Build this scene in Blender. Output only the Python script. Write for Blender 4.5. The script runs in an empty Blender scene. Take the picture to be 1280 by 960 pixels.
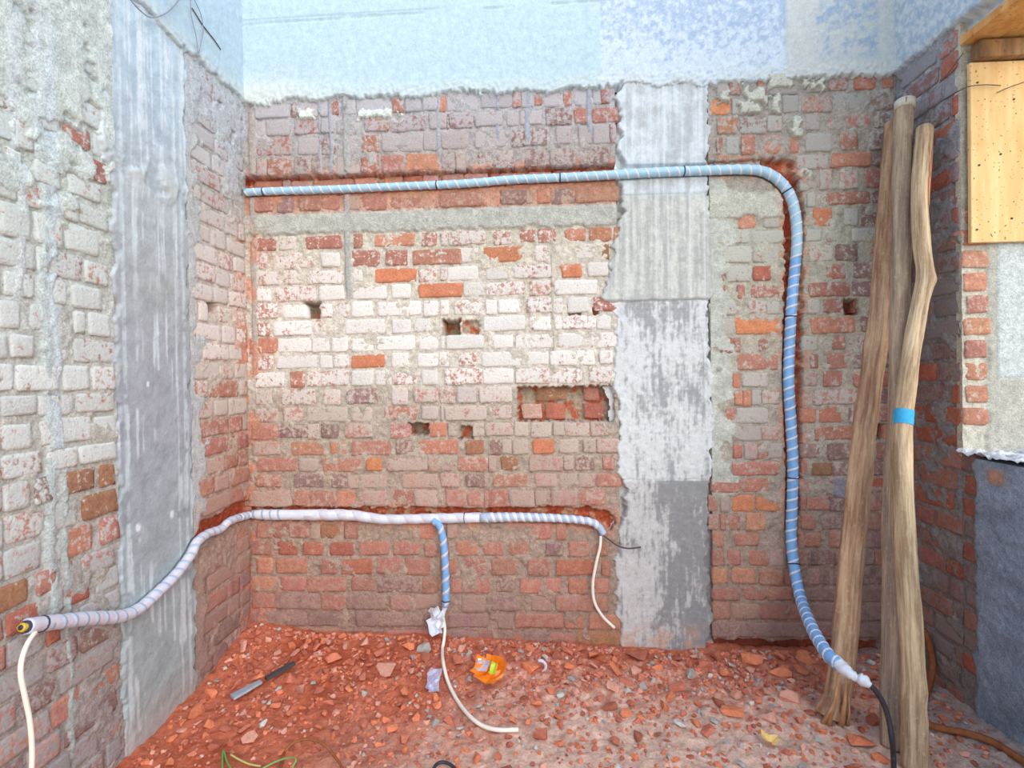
import bpy, math, random
import numpy as np
from mathutils import Matrix, Vector

# ------------------------------------------------------------------ camera, sky, sun, exposure
W = 3.143                      # room width along the back wall (m)
CAM = np.array([1.4613, -2.533, 1.3172])
F_PX, PITCH, YAW, ROLL = 649.05, -0.0096, 0.053, -0.0143
def cam_axes(p, yw, r):
    cp, sp, cy, sy = math.cos(p), math.sin(p), math.cos(yw), math.sin(yw)
    f = np.array([-sy*cp, cy*cp, sp]); ri = np.array([cy, sy, 0.0]); up = np.cross(ri, f)
    c, s = math.cos(r), math.sin(r)
    return ri*c + up*s, -ri*s + up*c, f
RI, UP, FW = cam_axes(PITCH, YAW, ROLL)
sc = bpy.context.scene
col = sc.collection
cd = bpy.data.cameras.new('camera'); cam = bpy.data.objects.new('camera', cd); col.objects.link(cam)
cd.sensor_width = 36.0; cd.lens = F_PX/1280*36.0; cd.clip_start = 0.05
M = Matrix.Identity(4)
for i in range(3):
    M[i][0], M[i][1], M[i][2], M[i][3] = RI[i], UP[i], -FW[i], CAM[i]
cam.matrix_world = M
sc.camera = cam

wd = bpy.data.worlds.new('World'); sc.world = wd; wd.use_nodes = True
nt = wd.node_tree; nt.nodes.clear()
tc = nt.nodes.new('ShaderNodeTexCoord'); sx = nt.nodes.new('ShaderNodeSeparateXYZ')
rp = nt.nodes.new('ShaderNodeValToRGB'); bg = nt.nodes.new('ShaderNodeBackground'); wo = nt.nodes.new('ShaderNodeOutputWorld')
nt.links.new(tc.outputs['Generated'], sx.inputs[0]); nt.links.new(sx.outputs['Z'], rp.inputs[0])
rp.color_ramp.elements[0].position = 0.0; rp.color_ramp.elements[0].color = (0.97, 0.96, 0.92, 1)
rp.color_ramp.elements[1].position = 0.75; rp.color_ramp.elements[1].color = (0.44, 0.68, 1.0, 1)
nt.links.new(rp.outputs[0], bg.inputs[0]); nt.links.new(bg.outputs[0], wo.inputs[0])
bg.inputs[1].default_value = 1.0
sl = bpy.data.lights.new('sun', 'SUN'); so = bpy.data.objects.new('sun', sl); col.objects.link(so)
sl.energy = 2.3; sl.angle = math.radians(70); sl.color = (1.0, 0.96, 0.90)
so.rotation_euler = Vector((0.55, -0.80, 0.42)).to_track_quat('Z', 'Y').to_euler()
sc.view_settings.view_transform = 'Standard'; sc.view_settings.look = 'None'
sc.view_settings.gamma = 1.0; sc.view_settings.use_curve_mapping = False
sc.view_settings.exposure = 0.42

# ------------------------------------------------------------------ measuring: photo pixel -> point on a real plane
def ray(px, py):
    d = FW + RI*(px-640)/F_PX + UP*(480-py)/F_PX
    return d
def hit(px, py, axis, val):
    d = ray(px, py); t = (val-CAM[axis])/d[axis]
    return CAM + d*t
def on_back(px, py, y=0.0):
    p = hit(px, py, 1, y); return p[0], p[2]
def on_left(px, py, x=0.0):
    p = hit(px, py, 0, x); return p[1], p[2]
def on_right(px, py, x=W):
    p = hit(px, py, 0, x); return p[1], p[2]
def on_floor(px, py, z=0.0):
    p = hit(px, py, 2, z); return p[0], p[1]
def at_y(px, py, y): return Vector(hit(px, py, 1, y))
def at_x(px, py, x): return Vector(hit(px, py, 0, x))
def at_z(px, py, z): return Vector(hit(px, py, 2, z))

# ------------------------------------------------------------------ helpers
rnd = random.Random(7)
def lin(c):
    return tuple(((v/255)/12.92 if v/255 <= 0.04045 else ((v/255+0.055)/1.055)**2.4) for v in c)
def linA(c):
    a = np.asarray(c, float)/255
    return np.where(a <= 0.04045, a/12.92, ((a+0.055)/1.055)**2.4)
_rs = np.random.RandomState(11)
_perm = _rs.permutation(4096); _gr = _rs.rand(4096)*2*np.pi
_gx, _gy = np.cos(_gr), np.sin(_gr)
def _pn(x, y, seed):
    xi = np.floor(x).astype(int); yi = np.floor(y).astype(int); xf = x-xi; yf = y-yi
    def h(a, b): return _perm[(_perm[(a+seed*131) & 4095] + b*57 + seed*17) & 4095]
    def g(a, b, fx, fy):
        k = h(a, b); return _gx[k]*fx + _gy[k]*fy
    u = xf*xf*xf*(xf*(xf*6-15)+10); v = yf*yf*yf*(yf*(yf*6-15)+10)
    a = g(xi, yi, xf, yf); b = g(xi+1, yi, xf-1, yf); c = g(xi, yi+1, xf, yf-1); d = g(xi+1, yi+1, xf-1, yf-1)
    return (a+(b-a)*u) + ((c+(d-c)*u)-(a+(b-a)*u))*v
def fbm(x, y, sx, sy=None, octv=4, seed=1, rough=0.55):
    """about 0..1, mean 0.5"""
    sy = sx if sy is None else sy
    o = np.zeros(np.broadcast(x, y).shape); a = 1.0; n = 0.0; f = 1.0
    for k in range(octv):
        o += a*_pn(np.asarray(x)*sx*f+3.7*k, np.asarray(y)*sy*f+9.1*k, seed+k); n += a; a *= rough; f *= 2.03
    return np.clip(0.5 + o/n*1.15, 0, 1)
def sst(a, b, x):
    t = np.clip((x-a)/(b-a), 0, 1); return t*t*(3-2*t)
def lerp3(A, B, m): return A*(1-m[..., None]) + B*m[..., None]

def tag(o, label=None, cat=None, group=None, kind=None):
    if label: o['label'] = label
    if cat: o['category'] = cat
    if group: o['group'] = group
    if kind: o['kind'] = kind
    return o
def mesh_from(name, V, Fc, smooth=True):
    me = bpy.data.meshes.new(name)
    me.from_pydata([tuple(v) for v in V], [], [tuple(f) for f in Fc])
    if smooth: me.polygons.foreach_set('use_smooth', [True]*len(me.polygons))
    me.update(); return me
def link(name, me, mat=None, parent=None):
    o = bpy.data.objects.new(name, me); col.objects.link(o)
    if mat is not None and not me.materials: me.materials.append(mat)
    if parent is not None: o.parent = parent
    return o
def empty(name, loc=(0, 0, 0)):
    o = bpy.data.objects.new(name, None); o.location = loc; o.empty_display_size = 0.05; col.objects.link(o); return o

# ------------------------------------------------------------------ materials
def nodes(name, rough=0.9, spec=0.2):
    m = bpy.data.materials.new(name); m.use_nodes = True; t = m.node_tree
    b = t.nodes['Principled BSDF']; b.inputs['Roughness'].default_value = rough
    b.inputs['Specular IOR Level'].default_value = spec
    return m, t, b
def N(t, kind, **kw):
    n = t.nodes.new(kind)
    for k, v in kw.items(): setattr(n, k, v)
    return n
def noise(t, vec, scale, detail=4, rough=0.55):
    n = N(t, 'ShaderNodeTexNoise'); n.inputs['Scale'].default_value = scale
    n.inputs['Detail'].default_value = detail; n.inputs['Roughness'].default_value = rough
    if vec is not None: t.links.new(vec, n.inputs['Vector'])
    return n.outputs['Fac']
def mrange(t, v, a, b, c, d):
    n = N(t, 'ShaderNodeMapRange'); n.inputs[1].default_value = a; n.inputs[2].default_value = b
    n.inputs[3].default_value = c; n.inputs[4].default_value = d; t.links.new(v, n.inputs[0]); return n.outputs[0]
def mathn(t, op, a, b):
    n = N(t, 'ShaderNodeMath', operation=op)
    for i, q in enumerate((a, b)):
        if hasattr(q, 'links'): t.links.new(q, n.inputs[i])
        else: n.inputs[i].default_value = q
    return n.outputs[0]
def mixc(t, fac, A, B, bt='MIX'):
    n = N(t, 'ShaderNodeMix', data_type='RGBA', blend_type=bt)
    for s, q in ((n.inputs[0], fac), (n.inputs[6], A), (n.inputs[7], B)):
        if hasattr(q, 'links'): t.links.new(q, s)
        elif isinstance(q, (int, float)): s.default_value = q
        else: s.default_value = (*q[:3], 1)
    return n.outputs[2]
def bump(t, b, h, strength, dist):
    n = N(t, 'ShaderNodeBump'); n.inputs['Strength'].default_value = strength; n.inputs['Distance'].default_value = dist
    t.links.new(h, n.inputs['Height']); t.links.new(n.outputs[0], b.inputs['Normal'])
def scaled(t, vec, s):
    n = N(t, 'ShaderNodeVectorMath', operation='MULTIPLY'); t.links.new(vec, n.inputs[0]); n.inputs[1].default_value = s
    return n.outputs[0]

def surface_mat(name, grain=0.28, bs=0.7, dist=0.006, scale=160):
    """masonry / concrete: colour carried by the mesh attribute, grain and fine relief here"""
    m, t, b = nodes(name, 0.95, 0.12)
    a = N(t, 'ShaderNodeAttribute', attribute_name='Col'); g = N(t, 'ShaderNodeNewGeometry')
    n1 = noise(t, g.outputs['Position'], scale, 5, 0.65); n2 = noise(t, g.outputs['Position'], scale*0.28, 4, 0.6)
    k = mathn(t, 'MULTIPLY', mrange(t, n1, 0.3, 0.7, 1-grain, 1+grain), mrange(t, n2, 0.3, 0.7, 1-grain*0.6, 1+grain*0.6))
    c = N(t, 'ShaderNodeVectorMath', operation='SCALE'); t.links.new(a.outputs['Color'], c.inputs[0]); t.links.new(k, c.inputs['Scale'])
    t.links.new(c.outputs[0], b.inputs['Base Color'])
    bump(t, b, mathn(t, 'ADD', n1, mathn(t, 'MULTIPLY', n2, 1.5)), bs, dist)
    return m
def brick_mat():
    m, t, b = nodes('weathered_brick', 0.92, 0.12)
    oi = N(t, 'ShaderNodeObjectInfo'); g = N(t, 'ShaderNodeNewGeometry'); P = g.outputs['Position']
    co = N(t, 'ShaderNodeAttribute', attribute_name='coat', attribute_type='OBJECT')
    n1 = noise(t, P, 120, 5, 0.65); n2 = noise(t, P, 26, 4, 0.6); n3 = noise(t, P, 55, 6, 0.72)
    dr = noise(t, scaled(t, P, (62, 62, 4)), 1.0, 3, 0.6)
    k = mathn(t, 'MULTIPLY', mrange(t, n1, 0.3, 0.7, 0.78, 1.2), mrange(t, n2, 0.3, 0.7, 0.82, 1.16))
    c = N(t, 'ShaderNodeVectorMath', operation='SCALE'); t.links.new(oi.outputs['Color'], c.inputs[0]); t.links.new(k, c.inputs['Scale'])
    cs = N(t, 'ShaderNodeVectorMath', operation='SCALE'); t.links.new(co.outputs['Color'], cs.inputs[0])
    t.links.new(mrange(t, n1, 0.3, 0.7, 0.9, 1.08), cs.inputs['Scale'])
    mk = mathn(t, 'ADD', mathn(t, 'MULTIPLY', mathn(t, 'SUBTRACT', mathn(t, 'ADD', mathn(t, 'MULTIPLY', n3, 0.75), mathn(t, 'MULTIPLY', n2, 0.45)), 0.6), 2.6), oi.outputs['Alpha'])
    mk = mathn(t, 'ADD', mk, mathn(t, 'MULTIPLY', mathn(t, 'SUBTRACT', dr, 0.5), 0.55))
    f = mrange(t, mk, 0.40, 0.62, 0.0, 0.96)
    t.links.new(mixc(t, f, c.outputs[0], cs.outputs[0]), b.inputs['Base Color'])
    bump(t, b, mathn(t, 'ADD', n1, mathn(t, 'MULTIPLY', n3, 1.6)), 0.55, 0.008)
    return m
def plain_mat(name, rgb, rough=0.6, spec=0.3, var=0.1, scale=60, metal=0.0, bs=0.15, stretch=None):
    m, t, b = nodes(name, rough, spec); b.inputs['Metallic'].default_value = metal
    g = N(t, 'ShaderNodeNewGeometry'); P = g.outputs['Position']
    if stretch: P = scaled(t, P, stretch)
    n1 = noise(t, P, scale, 4, 0.6)
    c = lin(rgb)
    t.links.new(mixc(t, mrange(t, n1, 0.3, 0.7, 0, 1), tuple(v*(1-var) for v in c), tuple(min(1, v*(1+var)) for v in c)), b.inputs['Base Color'])
    bump(t, b, n1, bs, 0.003)
    return m
def chunk_mat():
    m, t, b = nodes('rubble_stone', 0.95, 0.1)
    oi = N(t, 'ShaderNodeObjectInfo'); g = N(t, 'ShaderNodeNewGeometry'); P = g.outputs['Position']
    n1 = noise(t, P, 140, 5, 0.65); n2 = noise(t, P, 40, 3, 0.6)
    k = mathn(t, 'MULTIPLY', mrange(t, n1, 0.3, 0.7, 0.85, 1.13), mrange(t, n2, 0.3, 0.7, 0.85, 1.13))
    c = N(t, 'ShaderNodeVectorMath', operation='SCALE'); t.links.new(oi.outputs['Color'], c.inputs[0]); t.links.new(k, c.inputs['Scale'])
    t.links.new(c.outputs[0], b.inputs['Base Color']); bump(t, b, n1, 0.5, 0.006)
    return m
def wood_pole_mat(name, c0, c1, c2):
    m, t, b = nodes(name, 0.85, 0.15)
    tc = N(t, 'ShaderNodeAttribute', attribute_name='grain'); P = tc.outputs['Vector']
    g1 = noise(t, scaled(t, P, (4.2, 4.2, 3.2)), 1.0, 6, 0.72); g2 = noise(t, scaled(t, P, (1.2, 1.2, 3.5)), 1.0, 5, 0.65); g3 = noise(t, scaled(t, P, (3, 3, 60)), 1.0, 4, 0.6)
    cc = mixc(t, mrange(t, g2, 0.40, 0.60, 0, 1), lin(c0), lin(c1))
    cc = mixc(t, mrange(t, g1, 0.50, 0.74, 0, 0.85), cc, lin(c2))
    cc = mixc(t, mrange(t, g3, 0.55, 0.8, 0, 0.35), cc, lin((232, 218, 190)))
    t.links.new(cc, b.inputs['Base Color']); bump(t, b, mathn(t, 'ADD', g1, mathn(t, 'MULTIPLY', g3, 0.4)), 0.5, 0.008)
    return m
def plywood_mat(name, c0, c1):
    m, t, b = nodes(name, 0.7, 0.25)
    g = N(t, 'ShaderNodeNewGeometry'); P = g.outputs['Position']
    n1 = noise(t, scaled(t, P, (26, 26, 3.0)), 1.0, 5, 0.62); n2 = noise(t, P, 95, 2, 0.5); n3 = noise(t, P, 7, 3, 0.5)
    cc = mixc(t, mrange(t, n1, 0.35, 0.68, 0, 1), lin(c0), lin(c1))
    cc = mixc(t, mrange(t, n2, 0.66, 0.72, 0, 0.85), cc, lin((96, 58, 30)))
    cc = mixc(t, mrange(t, n3, 0.55, 0.75, 0, 0.35), cc, lin((200, 140, 70)))
    t.links.new(cc, b.inputs['Base Color']); bump(t, b, n1, 0.2, 0.003)
    return m
MAT = dict(
    mortar=surface_mat('mortar_and_render'), concrete=surface_mat('cast_concrete', 0.10, 0.35, 0.004, 130),
    ground=surface_mat('red_dust_ground', 0.18, 0.7, 0.008, 120), brick=brick_mat(), chunk=chunk_mat(),
    pebble=surface_mat('pebble_mix', 0.15, 0.4, 0.004, 200),
    pole_a=wood_pole_mat('eucalyptus_pole_brown', (160, 118, 92), (208, 172, 138), (96, 74, 66)),
    pole_b=wood_pole_mat('eucalyptus_pole_grey', (150, 130, 114), (194, 168, 142), (94, 82, 78)),
    pole_c=wood_pole_mat('eucalyptus_pole_tan', (166, 138, 108), (222, 194, 158), (98, 82, 72)),
    ply=plywood_mat('yellow_plywood', (228, 182, 120), (244, 208, 150)), ply_dark=plywood_mat('orange_soffit_ply', (206, 140, 76), (230, 176, 108)),
    batten=plywood_mat('stained_batten', (118, 88, 62), (176, 134, 88)),
    pipe_blue=plain_mat('blue_conduit', (170, 206, 228), 0.45, 0.4, 0.10), tape_white=plain_mat('white_tape', (222, 224, 232), 0.5, 0.35, 0.08),
    pipe_blue2=plain_mat('deep_blue_conduit', (128, 176, 226), 0.45, 0.4, 0.12),
    pipe_grey=plain_mat('blue_grey_tape', (176, 188, 208), 0.5, 0.35, 0.1), pipe_pale=plain_mat('dusty_white_tape', (212, 208, 218), 0.55, 0.3, 0.08),
    tie=plain_mat('dark_tie', (60, 62, 78), 0.6), cable_white=plain_mat('white_cable', (244, 236, 222), 0.4, 0.4, 0.04),
    wire_pale=plain_mat('galvanised_wire', (140, 142, 156), 0.5, 0.4), cable_black=plain_mat('black_cable', (52, 50, 58), 0.45, 0.4), wire_dark=plain_mat('rusty_wire', (88, 74, 72), 0.6, 0.3, 0.2),
    brass=plain_mat('yellow_core', (226, 182, 60), 0.4, 0.5), brown=plain_mat('brown_hose', (152, 92, 58), 0.7, 0.2, 0.25),
    green=plain_mat('green_wire', (120, 168, 96), 0.5, 0.3), olive=plain_mat('yellow_green_wire', (196, 190, 120), 0.5, 0.3),
    steel=plain_mat('bare_steel', (176, 190, 206), 0.4, 0.5, 0.12, 60, 0.35), dark_steel=plain_mat('dark_steel', (74, 70, 74), 0.55, 0.4, 0.2),
    wrap_orange=plain_mat('orange_wrapper', (255, 138, 34), 0.35, 0.5, 0.15, 30), foil=plain_mat('foil', (208, 204, 222), 0.25, 0.6, 0.18, 70, 0.4),
    wrap_green=plain_mat('lime_print', (196, 206, 60), 0.35, 0.5), gold=plain_mat('gold_wrapper', (236, 196, 120), 0.35, 0.5, 0.2, 60),
    cyan=plain_mat('cyan_paint', (66, 168, 214), 0.7, 0.2, 0.12, 80), pale_end=plain_mat('sawn_end', (206, 196, 180), 0.8),
    orange_side=plain_mat('reddish_orange', (204, 134, 104), 0.8), splinter=plain_mat('torn_wood', (186, 142, 104), 0.8, 0.2, 0.2, 30, 0, 0.3),
)

# ------------------------------------------------------------------ heightfield sheets (mortar, concrete, ground)
def sheet(name, to_world, u0, u1, v0, v1, step, paint, mat, back=None):
    """grid over (u,v); paint(U,V)->(H,C,keep); to_world(U,V,H)->xyz ; back = depth of the closed slab behind"""
    nu = int(round((u1-u0)/step))+1; nv = int(round((v1-v0)/step))+1
    U, V = np.meshgrid(np.linspace(u0, u1, nu), np.linspace(v0, v1, nv))
    H, C, keep = paint(U, V)
    X, Y, Z = to_world(U, V, H)
    co = np.stack([X, Y, Z], -1).reshape(-1, 3)
    idx = np.arange(nu*nv).reshape(nv, nu)
    q = np.stack([idx[:-1, :-1], idx[:-1, 1:], idx[1:, 1:], idx[1:, :-1]], -1)
    if keep is not None:
        kf = keep[:-1, :-1] | keep[:-1, 1:] | keep[1:, 1:] | keep[1:, :-1]
        q = q[kf]
    q = q.reshape(-1, 4)
    cols = C.reshape(-1, 3)
    if back is not None:       # skirt and rear face make it a solid wall
        ring = np.concatenate([idx[0, :], idx[1:, -1], idx[-1, ::-1][1:], idx[::-1, 0][1:-1]])
        Ur, Vr = U.reshape(-1)[ring], V.reshape(-1)[ring]
        bx, by, bz = to_world(Ur, Vr, np.full(len(ring), -back))
        nf = len(co); co = np.concatenate([co, co[ring]]); cols = np.concatenate([cols, cols[ring]]); cr_ = cols[nf:]
        ring = nf+np.arange(len(ring))          # own vertices, so the face keeps clean normals up to its edge
        n0 = len(co); co = np.concatenate([co, np.stack([bx, by, bz], -1)]); cols = np.concatenate([cols, cr_])
        r2 = np.roll(ring, -1); b1 = n0+np.arange(len(ring)); b2 = np.roll(b1, -1)
        q = np.concatenate([q, np.stack([ring, b1, b2, r2], -1)])
        cn = [n0, n0+nu-1, n0+nu-1+nv-1, n0+2*(nu-1)+nv-1]
        q = np.concatenate([q, [[cn[0], cn[3], cn[2], cn[1]]]])
    me = bpy.data.meshes.new(name)
    me.vertices.add(len(co)); me.vertices.foreach_set('co', co.astype(np.float32).ravel())
    me.loops.add(len(q)*4); me.loops.foreach_set('vertex_index', q.astype(np.int32).ravel())
    me.polygons.add(len(q)); me.polygons.foreach_set('loop_start', np.arange(0, len(q)*4, 4, dtype=np.int32))
    me.polygons.foreach_set('use_smooth', np.ones(len(q), dtype=bool))
    at = me.attributes.new('Col', 'FLOAT_COLOR', 'POINT')
    at.data.foreach_set('color', np.concatenate([np.clip(cols, 0, 1), np.ones((len(cols), 1))], 1).astype(np.float32).ravel())
    me.update(calc_edges=True); me.validate()
    return link(name, me, mat)
BACK = lambda U, V, H: (U, -H, V)
LEFT = lambda U, V, H: (H, U, V)
RIGHT = lambda U, V, H: (W-H, U, V)

def zone_color(V, keys):
    """colour of the coat on the wall by height: keys = [(z, rgb)...]"""
    keys = sorted(keys, key=lambda k: k[0]); zs = [k[0] for k in keys]
    cs = np.array([linA(k[1]) for k in keys])
    return np.stack([np.interp(V, zs, cs[:, i]) for i in range(3)], -1)
def zb(y, x=500): return on_back(x, y)[1]
def ub(x, y=400): return on_back(x, y)[0]

# coat / mortar colour by height
BL_M = [(zb(y), c) for y, c in ((110, (184, 180, 184)), (200, (176, 166, 160)), (232, (190, 140, 116)), (258, (196, 150, 128)), (268, (190, 188, 178)), (292, (205, 196, 180)),
        (320, (208, 196, 180)), (400, (214, 204, 190)), (474, (208, 198, 184)), (496, (184, 172, 158)), (560, (178, 162, 146)), (618, (174, 152, 136)), (700, (170, 148, 132)), (790, (162, 132, 118)))]
BL_C = [(zb(y), c) for y, c in ((110, (192, 188, 194)), (200, (186, 172, 166)), (258, (192, 160, 142)), (300, (224, 214, 204)), (400, (238, 232, 226)),
        (474, (236, 230, 222)), (500, (208, 194, 184)), (560, (194, 174, 160)), (620, (190, 164, 150)), (700, (182, 154, 138)), (790, (168, 134, 120)))]
BR_M = [(zb(y, 1000), c) for y, c in ((100, (168, 162, 156)), (200, (172, 160, 148)), (300, (186, 182, 166)), (430, (184, 174, 158)), (560, (174, 164, 152)), (650, (168, 150, 136)), (790, (160, 132, 118)))]
BR_C = [(zb(y, 1000), c) for y, c in ((100, (176, 170, 166)), (300, (196, 194, 182)), (500, (194, 186, 178)), (650, (178, 158, 146)), (790, (166, 136, 122)))]
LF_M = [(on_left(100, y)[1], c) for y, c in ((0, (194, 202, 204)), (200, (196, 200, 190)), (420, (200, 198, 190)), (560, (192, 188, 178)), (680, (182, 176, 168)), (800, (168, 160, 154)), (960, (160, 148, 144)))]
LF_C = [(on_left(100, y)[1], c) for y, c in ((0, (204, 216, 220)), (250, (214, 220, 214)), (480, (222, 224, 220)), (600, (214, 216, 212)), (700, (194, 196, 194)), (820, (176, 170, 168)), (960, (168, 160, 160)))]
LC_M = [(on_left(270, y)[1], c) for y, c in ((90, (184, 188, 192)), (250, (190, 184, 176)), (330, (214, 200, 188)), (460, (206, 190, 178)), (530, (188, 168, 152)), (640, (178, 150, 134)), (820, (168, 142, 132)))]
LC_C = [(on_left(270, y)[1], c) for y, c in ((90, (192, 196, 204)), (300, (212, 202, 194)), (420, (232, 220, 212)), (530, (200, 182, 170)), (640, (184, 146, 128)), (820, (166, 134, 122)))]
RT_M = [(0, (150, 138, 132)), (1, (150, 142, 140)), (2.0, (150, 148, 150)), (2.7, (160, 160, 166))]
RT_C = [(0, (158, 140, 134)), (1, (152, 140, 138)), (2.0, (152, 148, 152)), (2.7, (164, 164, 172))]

def poly_dist(U, V, pts, wid):
    """signed 'inside' measure for a band along a polyline: >0 inside; wid per point"""
    best = np.full(U.shape, -9.0)
    for (a, wa), (b, wb) in zip(zip(pts[:-1], wid[:-1]), zip(pts[1:], wid[1:])):
        ax, ay = a; bx, by = b; dx, dy = bx-ax, by-ay; L = dx*dx+dy*dy+1e-9
        t = np.clip(((U-ax)*dx+(V-ay)*dy)/L, 0, 1)
        d = np.hypot(U-ax-t*dx, V-ay-t*dy)
        best = np.maximum(best, (wa+(wb-wa)*t)-d)
    return best
def rect_in(U, V, x0, x1, y0, y1, s=0):
    """inside measure for a photo-measured rectangle on the back wall"""
    u0, v1 = on_back(x0, y0); u1, v0 = on_back(x1, y1)
    return np.minimum(np.minimum(U-u0, u1-U), np.minimum(V-v0, v1-V))
def bp(l): return [on_back(x, y) for x, y in l]

RED = linA((186, 92, 64)); DARKRED = linA((150, 70, 52)); CREAM = linA((226, 218, 200)); GREYC = linA((186, 186, 180)); ORNG = linA((216, 122, 84))
CH_TOP = bp([(296, 232), (420, 230), (560, 224), (700, 216), (790, 211), (900, 208), (985, 206)])
CH_TOP_W = [.046, .046, .042, .036, .03, .026, .03]
CH_VERT = bp([(975, 213), (988, 232), (993, 262), (993, 330), (992, 400), (992, 470), (992, 540), (993, 600), (992, 660), (990, 705)])
CH_VERT_W = [.04, .046, .044, .044, .044, .042, .04, .034, .026, .01]
CH_LOW = bp([(306, 642), (400, 642), (520, 644), (640, 643), (735, 646), (757, 652)])
CH_LOW_W = [.034, .034, .036, .036, .048, .05]
HOLES = [((380, 400, 377, 398), .10), ((553, 575, 400, 419), .12), ((510, 537, 529, 544), .10), ((575, 591, 533, 549), .05), ((1055, 1075, 374, 394), .10), ((1066, 1072, 530, 540), .05),
         ((1096, 1108, 530, 550), .08), ((711, 727, 383, 393), .035), ((740, 748, 383, 393), .035), ((646, 768, 484, 527), .075), ((465, 480, 220, 230), .03), ((576, 600, 401, 417), .022)]

def catmull(P, n=10):
    P = [Vector(p) for p in P]; Q = [P[0]*2-P[1]]+P+[P[-1]*2-P[-2]]; out = []
    for i in range(1, len(Q)-2):
        a, b, c, d = Q[i-1], Q[i], Q[i+1], Q[i+2]
        for k in range(n):
            t = k/n; out.append(.5*((2*b)+(c-a)*t+(2*a-5*b+4*c-d)*t*t+(3*b-a-3*c+d)*t**3))
    out.append(P[-1]); return out
up = [(306.5, 240.5, .010), (340, 239, .012), (420, 236.5, .012), (500, 233, .012), (580, 229.5, .012), (640, 224.5, .012), (700, 222, .012), (760, 219, .018), (830, 215, .022), (900, 212.5, .014), (935, 212, .012),
      (957, 215.5, .012), (976, 228, .012), (989, 248, .012), (995, 275, .012), (996, 305, .012), (992.5, 345, .0), (989, 390, .012), (986.5, 440, .0), (986, 480, .012), (988.5, 530, .004),
      (991, 580, .012), (990, 630, .012), (989, 670, .020), (992, 705, .05), (1000, 745, .13), (1015, 785, .38), (1034, 817, .57), (1050, 832, .645)]
UPC = catmull([at_y(x, y, -h) for x, y, h in up], 9)
def up_r(u): return .0185+.005*min(1, max(0, (u-.1)/.3))
lw = [(33, 783, .045), (50, 780, .042), (75, 777, .038), (110, 773, .034), (150, 770.5, .03), (175, 760, .03), (200, 738, .03), (220, 718, .03), (238, 694, .026), (246, 678, .020), (260, 667, .012), (276, 661, .012), (288, 651, .018)]
pts = [at_x(x, y, h) for x, y, h in lw]+[at_y(311, 644, -.014), at_y(324, 643, -.012), at_y(345, 643.5, -.012), at_y(400, 643.5, -.018), at_y(440, 644, -.016), at_y(480, 649, -.014), at_y(540, 648, -.014), at_y(600, 647, -.012),
      at_y(650, 646.5, -.012), at_y(700, 648, -.012), at_y(733, 651, -.014), at_y(747, 657, -.014), at_y(755, 668, -.02)]
LWC = catmull(pts, 9); nL = len(LWC)
def lw_r(u):
    return np.interp(u, [0, .1, .34, .46, .52, .58, .66, .72, .80, .9, 1], [.021, .021, .020, .017, .019, .026, .027, .023, .024, .0185, .017])
def carve(U, V, H, C, path, rad, wall):
    """cut the surface back so that the conduit lies free in its chase"""
    n = len(path)
    for i in range(0, n-1, 2):
        a, b = path[i], path[min(i+2, n-1)]; R = float(rad(i/(n-1)))*1.06+.0055
        if wall == 'B': (ua, va, ha), (ub_, vb, hb) = (a.x, a.z, -a.y), (b.x, b.z, -b.y)
        else: (ua, va, ha), (ub_, vb, hb) = (a.y, a.z, a.x), (b.y, b.z, b.x)
        if min(ha, hb) > .08: continue
        k = (U > min(ua, ub_)-R) & (U < max(ua, ub_)+R) & (V > min(va, vb)-R) & (V < max(va, vb)+R)
        if not k.any(): continue
        u, v = U[k], V[k]; L = (ub_-ua)**2+(vb-va)**2+1e-9; t = np.clip(((u-ua)*(ub_-ua)+(v-va)*(vb-va))/L, 0, 1)
        d = np.hypot(u-ua-t*(ub_-ua), v-va-t*(vb-va)); ok = d < R
        lim = ha+(hb-ha)*t-np.sqrt(np.maximum(R*R-d*d, 0)); h = H[k]; hit_ = ok & (h > lim)
        h[hit_] = lim[hit_]; H[k] = h
    return H

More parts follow.
